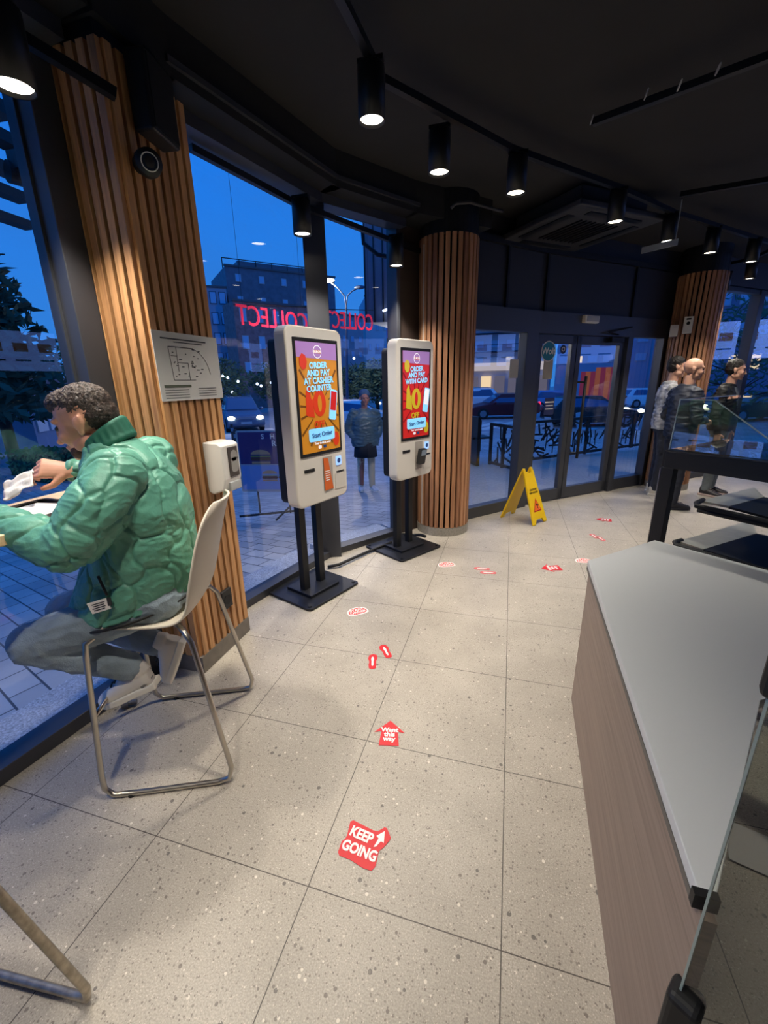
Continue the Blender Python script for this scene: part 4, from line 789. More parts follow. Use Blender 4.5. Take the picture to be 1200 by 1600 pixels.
# napkin in the hand
b = MB(); N_ = 12; o = L(.425, -.03, 1.212)
g = [[b.bm.verts.new(o + (fw * .75 - UP * .35) * ((i / N_ - .45) * .15) + (lf * .6 - UP * .5 - fw * .25) * ((j / N_ - .5) * .10) + (UP * .9 + lf * .4) * (noise.noise(Vector((i * .33, j * .38, 2))) * .018)) for j in range(N_ + 1)] for i in range(N_ + 1)]
for i in range(N_):
    for j in range(N_): b.bm.faces.new((g[i][j], g[i + 1][j], g[i + 1][j + 1], g[i][j + 1]))
npk = b.build('paper_napkin', M('napkin_white', (236, 230, 222), .8), None, smooth=True); md = npk.modifiers.new('s', 'SOLIDIFY'); md.thickness = .0015
tag(npk, 'crumpled white paper napkin held in the seated man\'s raised hand', 'napkin')

# standing people ------------------------------------------------------------
def person(loc, face, h, label, top, bottom, hairm, shoem, solem=None, skin=mSkin2, arms='front', puffy=1., coat_len=.50, jfold=.006, vox=.010, turn=0., stride=0., shirt=None, arm2=None):
    s_ = h / 1.75; Rr = Matrix.Rotation(face, 3, 'Z'); loc = Vector(loc); Q = lambda x, y, z: loc + Rr @ Vector((x, y, z)) * s_
    f = Rr @ Vector((1, 0, 0)); l = Rr @ Vector((0, 1, 0)); t = thing('person', loc, label, 'person')
    hr = frame_of(Matrix.Rotation(turn, 3, 'Z') @ Rr @ Vector((1, 0, -.12))); hc = Q(.035, 0, 1.63)
    b = MB(); head_shapes(b, hc, hr, s_); b.loft([(Q(-.01, 0, 1.38), l, .062 * s_, .06 * s_), (Q(.01, 0, 1.46), l, .056 * s_, .056 * s_), (Q(.02, 0, 1.56), l, .055 * s_, .058 * s_)], 14)
    b.loft([(Q(0, 0, .95), l, .13 * s_, .09 * s_), (Q(0, 0, 1.2), l, .14 * s_, .09 * s_), (Q(-.01, 0, 1.40), l, .12 * s_, .07 * s_)], 14)
    for sg in (1, -1): b.tube([Q(0, sg * .09, .95), Q(.01, sg * .09, .5), Q(0, sg * .09, .1)], [.07 * s_, .05 * s_, .035 * s_], 10)
    wr = {}
    for sg in (1, -1):
        am = arms if sg == 1 or arm2 is None else arm2
        if am == 'front': e_, w_, hd = Q(-.02, sg * .25, 1.10), Q(.19, sg * .12, 1.06), Rr @ Vector((.8, -sg * .5, 0))
        elif am == 'phone': e_, w_, hd = Q(.02, sg * .24, 1.12), Q(.22, sg * .10, 1.24), Rr @ Vector((.7, -sg * .4, .5))
        elif am == 'pocket': e_, w_, hd = Q(-.07, sg * .30, 1.12), Q(.06, sg * .20, .95), Rr @ Vector((.4, -sg * .5, -.6))
        else: e_, w_, hd = Q(-.02, sg * .26, 1.10), Q(.04, sg * .25, .86), Rr @ Vector((.1, 0, -1))
        wr[sg] = (e_, w_); sh = Q(-.01, sg * .17, 1.38); b.tube([sh, e_, w_], [.035 * s_, .033 * s_, .024 * s_], 10)
        hand_shapes(b, w_, hd, UP if am in ('front', 'phone') else l * sg, f if am == 'side' else UP, .45, s_)
    b.build('body', skin, t, remesh=.0065, relax=1); eyes(hc, hr, s_, t)
    b = MB(); z0 = coat_len * 1.75
    b.loft([(Q(.0, 0, z0), l, .185 * s_ * puffy, .14 * s_ * puffy, UP), (Q(0, 0, z0 + .12), l, .19 * s_ * puffy, .145 * s_ * puffy, UP), (Q(.0, 0, 1.15), l, .18 * s_ * puffy, .135 * s_ * puffy, UP), (Q(-.01, 0, 1.30), l, .195 * s_ * puffy, .13 * s_ * puffy, UP), (Q(-.015, 0, 1.40), l, .165 * s_, .10 * s_, UP), (Q(-.01, 0, 1.47), l, .075 * s_, .07 * s_, UP)], 24)
    for sg in (1, -1):
        sh = Q(-.01, sg * .165 * (.5 + puffy / 2), 1.37); e_, w_ = wr[sg]; b.cap(sh, e_, .068 * s_ * puffy, .058 * s_ * puffy); b.cap(e_, e_.lerp(w_, .93), .058 * s_ * puffy, .042 * s_ * puffy)
    jo = b.build('jacket', top, t, remesh=vox, relax=3, puff=folds(jfold, 13 / s_, (.6, .6, 1.6)) if jfold else None)
    if shirt: MB().loft([(Q(.115 * puffy, 0, 1.12), l, .035, .02, UP), (Q(.11 * puffy, 0, 1.30), l, .05, .02, UP), (Q(.055, 0, 1.42), l, .05, .03, UP)], 12).build('shirt', shirt, t)
    b = MB(); b.loft([(Q(0, 0, .84), l, .155 * s_, .115 * s_, UP), (Q(0, 0, 1.0), l, .16 * s_, .115 * s_, UP)], 18)
    for sg in (1, -1):
        st_ = stride * sg; b.cap(Q(0, sg * .085, .90), Q(st_ * .5 + .02, sg * .09, .50), .088 * s_, .066 * s_); b.cap(Q(st_ * .5 + .02, sg * .09, .50), Q(st_, sg * .09, .10), .066 * s_, .056 * s_)
    b.build('trousers', bottom, t, remesh=vox, relax=3, puff=folds(.006, 14 / s_))
    for sg in (1, -1):
        a_ = .15 * sg; fd = Rr @ Vector((math.cos(a_), math.sin(a_), 0)); hl = Q(stride * sg - .06, sg * .09, .004); shoe(hl, hl + fd * .27 * s_, UP, t, shoem, solem or shoem, s_)
    if hairm:
        b = MB(); b.ell(hc + hr @ Vector((-.022, 0, .048)) * s_, tuple(q * s_ for q in (.098, .081, .086)), hr).ell(hc + hr @ Vector((-.045, 0, .005)) * s_, tuple(q * s_ for q in (.07, .078, .07)), hr); b.build('hair', hairm, t, remesh=.006, relax=1, puff=folds(.006, 60))
    return t, Q, jo
mNavyJ = M('charcoal_jacket', (38, 42, 54), .6); mDkJeans = M('dark_denim', (42, 46, 58), .8, noise_amt=.15, nscale=10); mGreyJ = M('pale_patterned_jacket', (160, 160, 162), .6, noise_amt=.7, nscale=12); mBlkJ = M('black_jacket', (20, 22, 22), .7)
mLtJeans = M('pale_denim', (130, 138, 140), .8, noise_amt=.2, nscale=9); mDkShoe = M('dark_suede', (44, 44, 52), .7); mStub = M('stubble_hair', (176, 140, 118), .7); mHairK = M('near_black_hair', (30, 24, 22), .6, noise_amt=.4, nscale=90, bump=.6, bscale=120)
person((1.93, 5.80, 0), math.radians(20), 1.74, 'bald standing person in a charcoal jacket with dark jeans nearest the display case', mNavyJ, mDkJeans, None, mDkShoe, arms='front', turn=-.5, jfold=.013)
person((1.97, 6.50, 0), math.radians(-5), 1.78, 'standing person with dark hair and pale patterned jacket behind the bald one', mGreyJ, mDkJeans, mHairK, M('white_trainer', (214, 206, 190), .5), mSoleW, arms='front', jfold=.012)
person((2.66, 6.62, 0), math.radians(-35), 1.73, 'standing person in open black jacket and pale jeans looking right', mBlkJ, mLtJeans, mHairK, M('black_white_trainer', (60, 56, 56), .5), M('pinkish_sole', (206, 180, 170), .5), arms='side', jfold=.012, shirt=M('grey_shirt', (84, 90, 96), .8), turn=.3)

# ------------------------------------------------------------------ menu boards on the service side (seen mirrored in the door glass)
mMenu = M('menu_screen_blue', (120, 158, 255), .3, emit=2.0); mMenu2 = M('menu_picture_brown', (150, 110, 80), .3, emit=.6)
ml = ['over the till, nearest the back wall', 'second from the back wall', 'middle one of the row', 'fourth from the back wall', 'farthest one, nearest the street windows']
for k in range(5):
    y = 3.4 + k * 1.45; t = thing('menu_board', (6.5, y, 2.2), 'glowing blue menu screen on the right wall, ' + ml[k], 'screen', 'menu screens along the right wall')
    MB().box((6.54, y, 2.25), (.06, 1.36, .80)).build('casing', mBlack, t); MB().box((6.505, y, 2.25), (.01, 1.30, .74)).build('screen', mMenu, t)
    for j in range(3): MB().box((6.498, y - .42 + .42 * j, 2.32), (.006, .24, .16)).build('picture', mMenu2, t); MB().box((6.498, y - .42 + .42 * j, 2.08), (.006, .26, .03)).build('price_line', mScNavy, t)

# ------------------------------------------------------------------ outside: ground
FAC = [Vector(p) for p in ((-2.35, -2.6), (-1.9, 1.65), (-1.87, 2.05), (-1.58, 3.42), (-1.1, 4.15), (-.5, 4.78), (.2, 5.54), (2.0, 7.19), (6.6, 11.1))]
def fdist(x, y):
    p = Vector((x, y)); best = 1e9
    for a, b in zip(FAC, FAC[1:]):
        d = b - a; t = max(0, min(1, (p - a).dot(d) / d.length_squared)); q = a + d * t; dd = (p - q).length
        if dd < best: best = dd; side = d.x * (p.y - q.y) - d.y * (p.x - q.x)
    return best if side > 0 else -best
xs = sorted(set([-90, -60, -40, -30, -22, -17, -14, -12] + [round(-11 + .35 * k, 2) for k in range(55)] + [9, 11, 14, 18, 25, 40, 70])); ys = sorted(set([-40, -20, -10, -6] + [round(-4 + .35 * k, 2) for k in range(58)] + [17, 19, 22, 28, 36, 50, 70, 100, 140]))
mb = MB(); vg = [[mb.bm.verts.new((x, y, -.125 if fdist(x, y) < -.05 else -min(.75, .02 + .118 * max(0, fdist(x, y))))) for y in ys] for x in xs]
for i in range(len(xs) - 1):
    for j in range(len(ys) - 1): mb.bm.faces.new((vg[i][j], vg[i + 1][j], vg[i + 1][j + 1], vg[i][j + 1]))
struct(mb.build('ground', paving_mat(), smooth=True))
GZ = -.75
struct(MB().prism([(-60, 9.5), (-12, 14.5), (-4, 19), (30, 34), (60, 46), (60, 75), (20, 56), (-6, 44), (-30, 34), (-60, 26)], GZ - .2, GZ + .006).build('road', M('asphalt', (150, 152, 158), .55, noise_amt=.2, nscale=2)))
mb = MB()
for k in range(9): c_ = Vector((-4.2 + k * .95, 21.6 + k * .45, GZ + .008)); mb.box(c_, (.5, 5.0, .004), math.radians(-20))
struct(mb.build('crosswalk', M('road_white', (210, 210, 205), .6)))
mb = MB()
for k in range(8): c_ = Vector((-14.0 + k * .9, 17.2 + k * .55, GZ + .009)); mb.box(c_, (.45, 4.0, .004), math.radians(35))
struct(mb.build('crosswalk', MATS['road_white']))
mb = MB(); lg = M('granite_ledge', (186, 186, 188), .55, noise_amt=.45, nscale=110)
for a, b in zip(FAC[:5], FAC[1:6]): mb.along(a, b, -.2, .015, .30, .16)
struct(mb.build('ledge', lg))
struct(MB().prism([(-.8, 5.05), (-.45, 4.86), (.2, 5.56), (2.0, 7.21), (6.0, 10.8), (5.2, 12.4), (1.2, 9.6), (-.9, 9.0)], -.6, -.015).build('terrace', M('terrace_stone', (170, 164, 154), .5, noise_amt=.15, nscale=30)))

# outside: canopy fascia, louvres, reflected words, poster stand
t = thing('entrance_canopy', (-1.5, 5.6, 2.3), 'dark grooved metal canopy over the entrance seen through the third window', 'canopy')
ca_, cb_ = at_dist(572, 498, 5.6), at_dist(655, 478, 5.6)
MB().prism([(ca_.x, ca_.y), (cb_.x + .4, cb_.y + .1), (cb_.x + .5, cb_.y + .7), (ca_.x + .1, ca_.y + .7)], 2.24, 4.4).build('fascia', M('grooved_metal', (120, 124, 140), .5, .2), t)
mb = MB(); dca = Vector((cb_.x + .4 - ca_.x, cb_.y + .1 - ca_.y))
for k in range(11): p_ = Vector((ca_.x, ca_.y)) + dca * (k / 10); mb.box((p_.x, p_.y, 3.3), (.018, .03, 2.12), math.atan2(dca.y, dca.x))
mb.build('groove_ribs', M('rib_dark', (28, 30, 38), .5), t)
le = (at_dist(598, 486, 5.5), at_dist(628, 475, 5.5)); MB().cyl(le[0], le[1], .014, n=10).build('light_strip', M('strip_glow', (220, 235, 255), .4, emit=3), t)
fill_pos = Vector(((ca_.x + cb_.x) / 2, max(ca_.y, cb_.y) + .62, 2.232)); MB().cyl(fill_pos, fill_pos - UP * .03, .07).build('added_fill_disc', lamp_mat, t)  # glowing disc added as a fixture for the extra light below it
ld = D.lights.new('canopy', 'POINT'); ld.energy = 55; ld.color = (1, .92, .8); ld.shadow_soft_size = .07; lo = D.objects.new('added_fill_light', ld); COL.objects.link(lo); lo.location = fill_pos - UP * .12; attach(lo, t)  # added point light that brightens the person walking outside
MB().tube([at_dist(566, 355, 4.6), at_dist(568, 380, 4.6), at_dist(590, 398, 4.6), at_dist(612, 402, 4.6)], .02, 8).build('arm', mTrack, t)
lab_l = ['lowest', 'second lowest', 'middle', 'second highest', 'highest']
for k, (x_, ya, yb) in enumerate(((-4.05, 1.0, 3.25), (-3.52, .8, 2.83), (-3.17, .6, 2.55), (-2.80, .5, 2.25), (-2.53, .3, 2.05))):
    tag(MB().box((x_, (ya + yb) / 2, 2.9), (.11, yb - ya, .06), math.radians(4)).build('louvre_bar', mTrack), 'black louvre bar of the outdoor awning, %s in the left window' % lab_l[k], 'awning bar', 'awning bars outside the left window')
tag(MB().box((-2.9, 2.45, 2.86), (.16, .3, .10)).cyl((-3.0, 2.3, 2.80), (-2.95, 2.45, 2.80), .06).build('awning_motor', mTrack), 'rounded black awning motor between the louvre bars', 'awning motor')
mReflRed = M('reflected_red', (235, 50, 84), .4, emit=.55)  # glowing letters outside the panes stand in for a reflection in the glass
def reflected_word(pa, pb, dist_a, dist_b, label, size):
    a, b = at_dist(*pa, dist_a), at_dist(*pb, dist_b); d = (b - a); c_ = (a + b) / 2; c_.z = (a.z + b.z) / 2; d.z = 0
    t = thing('word_reflection', c_, label, 'sign'); text('COLLECT', size, mReflRed, c_, -d, UP, t, bold=0.0, th=.008, sx=d.length / (size * 4.45)); 
    MB().tube([a + UP * size * .5, b + UP * size * .5], .004, 5).tube([a.lerp(b, .1) + UP * size * .5, a.lerp(b, .1) + UP * .9], .0012, 4).tube([a.lerp(b, .9) + UP * size * .5, a.lerp(b, .9) + UP * .9], .0012, 4).build('added_rail', mTrack, t)  # rail and wires added only to hold up the reflected word
reflected_word((368, 500), (482, 500), 3.4, 3.85, 'red COLLECT lettering standing in for a reflection in the second window', .195); reflected_word((506, 503), (584, 503), 4.0, 4.3, 'red COLLECT lettering standing in for a reflection in the third window', .20)
# burger poster stand
pa, pb = G(383, 800, -.14), G(478, 800, -.14); d_ = (pb - pa).normalized()
t = thing('poster_stand', (pa + pb) / 2, 'outdoor stand with purple burger price poster outside the second window', 'poster stand'); nf = Vector((d_.y, -d_.x, 0)); w_ = (pb - pa).length
pc_ = (pa + pb) / 2; pc_.z = 0
MB().plate(rrect(w_, .82, .02, cy=0), pc_ + UP * .56 - nf * .02, d_, UP, .03).build('board', mWhiteGrey, t)
psc = MB().plate(rrect(w_ - .05, .42, .004), pc_ + UP * .74 + nf * .012, d_, UP, .002).build('poster', M('poster_purple', (70, 44, 104), .6), t)
MB().plate(rrect(w_ - .05, .33, .004), pc_ + UP * .35 + nf * .012, d_, UP, .002).build('lower_poster', M('poster_blue', (130, 160, 210), .6), t)
text('S   H', .09, mStickW, pc_ + UP * .89 + nf * .016 - d_ * .0, d_, UP, psc, bold=.002); text('RIC', .10, mStickW, pc_ + UP * .80 + nf * .016 + d_ * .12, d_, UP, psc, bold=.002)
mBun = M('bun_tan', (190, 150, 110), .6); mPat = M('patty_dark', (84, 50, 40), .7); mGr = M('lettuce_green', (120, 150, 60), .6)
for cx, cz, sc_, par in ((-.12, .60, 1.0, psc), (-.02, .35, .8, psc), (.2, .35, .8, psc)):
    q = pc_ + UP * cz + nf * .016 + d_ * cx; MB().plate([(.13 * sc_ * math.cos(a), .06 * sc_ + .06 * sc_ * math.sin(a)) for a in [math.pi * k / 12 for k in range(13)]], q, d_, UP, .001).plate(rrect(.25 * sc_, .03 * sc_, .01, cy=-.05 * sc_), q, d_, UP, .001).build('bun_picture', mBun, psc); MB().plate(rrect(.27 * sc_, .045 * sc_, .02, cy=.0), q, d_, UP, .001).build('patty_picture', mPat, psc); MB().plate(rrect(.27 * sc_, .014 * sc_, .006, cy=.035 * sc_), q, d_, UP, .0015).build('lettuce_picture', mGr, psc)
for x_ in (-.25, .25): MB().tube([pc_ + d_ * x_ * w_ + UP * .16, pc_ + d_ * x_ * w_ + UP * -.15], .012, 8).build('leg', mTrack, t)
MB().tube([pc_ - d_ * w_ * .5 - UP * .14 + nf * .2, pc_ + d_ * w_ * .45 - UP * .14 - nf * .1], .016, 8).tube([pc_ + d_ * w_ * .3 - UP * .02, pc_ + d_ * .1 - UP * .16 + nf * .3], .014, 8).build('base_bar', mTrack, t)

# outside: street furniture, trees
def bollard(p, label):
    t = thing('bollard', p, label, 'bollard', 'dark street bollards'); MB().tube([p, p + UP * .85], .05, 12).build('post', M('bollard_brown', (74, 50, 50), .6), t); MB().tube([p + UP * .60, p + UP * .72], .052, 12).build('reflector_band', M('band_grey', (150, 150, 160), .5), t)
for (px, py, gz, lab) in ((372, 715, -.6, 'brown street bollard seen between the pillar and the poster stand'), (748, 705, -.35, 'street bollard beyond the terrace near the round column'), (366, 700, -.66, 'farther street bollard just left of the dark car')): bollard(G(px, py, gz), lab)
def tree(loc, h, r, label, mat, conifer=False, n=1400, trunk_h=None):
    t = thing('street_tree', loc, label, 'tree', None); loc = Vector(loc); th = trunk_h or h * .3
    b = MB().tube([loc, loc + UP * h * (.95 if conifer else .55)], [.16, .05], 10); rnd = random.Random(int(h * 100))
    for k in range(14): a = rnd.uniform(0, 6.28); z = th + rnd.random() * (h * .6); b.tube([loc + UP * z, loc + UP * (z + (.1 if conifer else .7)) + Vector((math.cos(a), math.sin(a), 0)) * r * (.8 * (1 - (z - th) / h))], [.05, .015], 6)
    b.build('trunk', M('bark', (52, 40, 36), .9), t); b = MB()
    for k in range(n):
        f = rnd.random(); a = rnd.uniform(0, 6.283); 
        if conifer: z = th + (h - th) * f; rr = r * (1 - f) * (.55 + .45 * math.sin(f * 42 + a) ** 2) * math.sqrt(rnd.random())
        else: v_ = Vector((rnd.gauss(0, 1), rnd.gauss(0, 1), rnd.gauss(0, 1))).normalized() * (rnd.random() ** .4); z = th + (h - th) * (.5 + .5 * v_.z); rr = None; off_ = Vector((v_.x, v_.y, 0)) * r * (1 + .25 * noise.noise(v_ * 3))
        c_ = loc + UP * z + (Vector((math.cos(a), math.sin(a), 0)) * rr if conifer else off_); L_ = .26 if conifer else .2
        d1_ = Vector((rnd.gauss(0, 1), rnd.gauss(0, 1), rnd.gauss(-.2, .6))).normalized() * L_; d2_ = d1_.orthogonal().normalized() * L_ * .3
        b.quad(c_ - d1_, c_ - d2_, c_ + d1_, c_ + d2_)
    b.build('foliage', mat, t)
mCon = M('conifer_green', (62, 84, 66), .9, noise_amt=.3, nscale=2); mLf = M('leaf_green', (78, 100, 74), .9, noise_amt=.3, nscale=2)
tree(at_dist(5, 650, 15.5) * Vector((1, 1, 0)).to_3d() if False else Vector((at_dist(5, 650, 15.5).x, at_dist(5, 650, 15.5).y, GZ)), 7.6, 2.3, 'tall dark conifer in the left window', mCon, True, 3200, 1.5)
pz = lambda px, d: Vector((at_dist(px, 620, d).x, at_dist(px, 620, d).y, GZ))
tree(pz(75, 24), 4.2, 1.8, 'bare dark bush-like tree right of the conifer in the left window', mLf, False, 1400, .6)
for px, d, h_, r_, lb in ((345, 34, 4.2, 2.2, 'dark tree behind the car between pillar and kiosk'), (430, 36, 4.0, 2.0, 'dark tree hidden partly by the first kiosk'), (590, 30, 3.8, 1.7, 'dark tree between the two kiosks'), (1150, 26, 6.5, 3.4, 'large leafy tree in the far right window'), (560, 34, 3.6, 1.8, 'low dark tree just right of the first kiosk')): tree(pz(px, d), h_, r_, lb, mLf, False, 1500, .9)
t = thing('street_lamp', pz(541, 24), 'tall double-armed street lamp with one head lit above the dark buildings', 'street lamp'); b0_ = pz(541, 24); tp = at_dist(541, 478, 24)
MB().tube([b0_, tp], [.09, .05], 10).build('pole', M('lamp_pole', (70, 84, 110), .5, .3), t)
for ends, lit in ((((538, 462), (528, 450), (514, 438)), 1), (((543, 462), (550, 455), (562, 449)), 0)):
    pts = [tp] + [at_dist(x_, y_, 24) for x_, y_ in ends]; MB().tube(pts, .035, 8).build('arm', MATS['lamp_pole'], t)
    if lit: ld = D.lights.new('street', 'POINT'); ld.energy = 900; ld.color = (1, .85, .65); ld.shadow_soft_size = .2; lo = D.objects.new('street_light', ld); COL.objects.link(lo); lo.location = pts[-1] - UP * .25; attach(lo, t)
    MB().ell(pts[-1], (.30, .16, .09)).build('lamp_head', M('street_glow', (255, 220, 170), .5, emit=14) if lit else MATS['lamp_pole'], t, smooth=True)
t = thing('crossing_sign', pz(615, 14), 'blue and white pedestrian crossing sign above the second kiosk', 'sign'); c_ = at_dist(615, 512, 14); r_ = ray(615, 512); uu = Vector((r_.y, -r_.x, 0)).normalized()
MB().tube([pz(606, 14.05), at_dist(606, 470, 14.05)], .045, 8).build('pole', mTrack, t)
MB().plate(rrect(.44, .60, .03), c_, uu, UP, .03).build('sign_panel', M('sign_blue', (20, 60, 170), .4, emit=.15), t)
nb = -Vector((r_.x, r_.y, 0)).normalized(); MB().plate([(-.19, -.22), (.19, -.22), (0, .22)], c_ + nb * .035, uu, UP, .004).build('sign_triangle', M('sign_white', (200, 215, 255), .4, emit=.2), t)
MB().plate([(-.09, -.2), (-.02, -.02), (-.05, .03), (0, .12), (.05, .03), (.02, -.03), (.09, -.2), (.03, -.2), (0, -.10), (-.03, -.2)], c_ + nb * .041, uu, UP, .004).build('walking_figure', MATS['sign_blue'], t)

# outside: buildings
def building(name, ca, cb, depth, z1, label, wallm, rows, cols, winm, litm=None, z0=GZ, win=(.5, .45), base=1.0, roof=None, brick_rows=None, cat='building', lit=()):
    "facade between floor points ca and cb"
    ca, cb = Vector((ca[0], ca[1], 0)), Vector((cb[0], cb[1], 0)); d = (cb - ca).normalized(); n_ = Vector((d.y, -d.x, 0)); 
    if n_.dot(ca) > 0: n_ = -n_
    t = thing(name, (ca + cb) / 2 + UP * z0, label, cat); Ld = (cb - ca).length
    MB().prism([ca, cb, cb - n_ * depth, ca - n_ * depth], z0, z1).build('walls', wallm, t)
    rh = (z1 - z0 - base) / rows; cw = Ld / cols
    fr = None
    for i in range(rows):
        for j in range(cols):
            c_ = ca + d * (cw * (j + .5)) + UP * (z0 + base + rh * (i + .52)) + n_ * .03; lt = (i, j) in lit
            f_ = MB().box(c_, (cw * win[0], .10, rh * win[1]), math.atan2(d.y, d.x)).build('window', winm, t)
            MB().box(c_ + n_ * .06, (cw * win[0] - .14, .02, rh * win[1] - .14), math.atan2(d.y, d.x)).build('pane', litm if lt and litm else M('dusk_pane', (150, 186, 220), .12, .0), f_)
    if roof: MB().along(ca - d * .3, cb + d * .3, z1, z1 + roof, depth + .6, depth / 2).build('roof', M('roof_dark', (52, 54, 62), .6), t)
    else: MB().along(ca - d * .1, cb + d * .1, z1, z1 + .18, .3, 0).build('cornice', M('cornice', (90, 88, 92), .7), t)
    return t, ca, cb, d, n_
mBrickD = M('dark_brick', (150, 112, 112), .85, noise_amt=.25, nscale=3); mSlate = M('slate_cladding', (104, 108, 122), .7, noise_amt=.15, nscale=2); mWf = M('pale_window_frame', (170, 176, 186), .5); mWin_lit = M('lit_window', (255, 214, 150), .5, emit=1.0)
pq = lambda px, dd: (at_dist(px, 600, dd).x, at_dist(px, 600, dd).y)
def zz(px, py, dd): return at_dist(px, py, dd).z
bt, ca, cb, d, n_ = building('apartment_building', pq(378, 44), pq(515, 48), 3, zz(450, 478, 46), 'red-brown brick lower block behind the first kiosk', mBrickD, 3, 6, mWf, mWin_lit, base=2.5, win=(.4, .5))
bt, ca, cb, d, n_ = building('apartment_building', pq(372, 52), pq(530, 56), 8, zz(470, 424, 53), 'dark slate upper apartment block with pale windows above the brick block', mSlate, 5, 5, mWf, mWin_lit, base=3.5, win=(.24, .36))
MB().box((ca + cb) / 2 - n_ * 4 + UP * (zz(470, 424, 53) + .5), (9, 5, 1.0), math.atan2(d.y, d.x)).build('roof_structure', M('roof_metal', (96, 106, 120), .5), bt)
b = MB()
for k in range(7): b.tube([ca.lerp(cb, k / 7) - n_ * 1 + UP * zz(470, 424, 53), ca.lerp(cb, k / 7) - n_ * 1 + UP * (zz(470, 424, 53) + 1.0)], .05, 6)
b.tube([ca - n_ * 1 + UP * (zz(470, 424, 53) + 1), ca.lerp(cb, 6 / 7) - n_ * 1 + UP * (zz(470, 424, 53) + 1)], .05, 6); b.build('railing', mTrack, bt)
building('office_building', pq(300, 50), pq(370, 50), 3, zz(340, 436, 46), 'glassy blue-grey office block left of the brick apartments', M('blue_grey_cladding', (140, 156, 180), .5), 5, 5, M('dark_window_frame', (60, 72, 92), .4), mWin_lit, base=2, win=(.75, .6))
building('apartment_building', pq(574, 60), pq(688, 62), 8, zz(640, 462, 60), 'pale flat-roofed building seen between the kiosks', M('pale_render', (190, 198, 210), .8), 4, 10, mWf, mWin_lit, base=3, win=(.4, .35))
building('office_building', pq(534, 53), pq(570, 56), 2, zz(550, 485, 50), 'narrow grey building behind the street lamp', M('grey_render', (150, 154, 166), .8), 4, 3, mWf, None, base=3, win=(.4, .4))
building('house', pq(-160, 30), pq(60, 40), 10, zz(20, 545, 34), 'low dark building behind the conifer in the left window', M('dark_render', (62, 70, 96), .8), 2, 6, mWf, mWin_lit, base=.8, win=(.5, .4), lit=((0, 2), (0, 3)), roof=.4)
# street row seen through the doors
bt, ca, cb, d, n_ = building('apartment_building', pq(690, 64), pq(858, 62), 7, 13.5, 'long apartment block with balconies seen through the left door panels', M('cool_render', (176, 186, 206), .8), 5, 7, mWf, mWin_lit, base=3.6, win=(.6, .5))
for i in range(4): MB().along(ca, cb, 5.0 + i * 2.3, 5.12 + i * 2.3, 1.3, -.6).along(ca, cb, 5.9 + i * 2.3, 5.96 + i * 2.3, .06, -1.2).build('balcony', M('balcony_dark', (44, 50, 66), .6), bt)
MB().along(ca, cb, 2.7, 3.7, .4, -.5).build('shop_fascia', M('fascia_glow', (240, 210, 180), .5, emit=.55), bt)
for k in range(8): p_ = ca.lerp(cb, (k + .5) / 8) - Vector(n_) * -.35 + UP * .9; MB().box(p_, ((cb - ca).length / 8 - .5, .2, 2.2), math.atan2(d.y, d.x)).build('shop_window', M('shop_glow', (150, 130, 120), .5, emit=.35) if k % 3 else mWin_lit, bt)
building('apartment_building', pq(866, 60), pq(1008, 58), 7, 14.5, 'tall block with striped balconies behind the right door', M('cool_render_dark', (160, 168, 196), .8), 6, 6, mWf, mWin_lit, base=3.4, win=(.7, .45), lit=((0, 1), (1, 4)))
building('shop_building', pq(1012, 50), pq(1300, 48), 10, 9.0, 'low shop row behind the far right windows', M('dark_blue_render', (110, 124, 156), .8), 3, 9, mWf, mWin_lit, base=2.0, win=(.6, .5), lit=((0, 1), (0, 4), (0, 5)))
t = thing('market_stall', pz(935, 34), 'orange and red striped stall across the street behind the right door', 'stall'); r_ = ray(935, 600); uu = Vector((r_.y, -r_.x, 0)).normalized(); nb = -Vector((r_.x, r_.y, 0)).normalized(); q0 = pz(935, 34)
for k in range(8): MB().box(q0 + uu * (-1.1 + k * .30) + UP * 1.35 + nb * (.1), (.30, 1.2, 2.7 + (.5 if k > 2 else 0)), math.atan2(uu.y, uu.x)).build('cloth_panel', M('stall_orange', (232, 110, 50), .6, emit=.2) if k % 2 else M('stall_red', (206, 60, 66), .6, emit=.15), t)

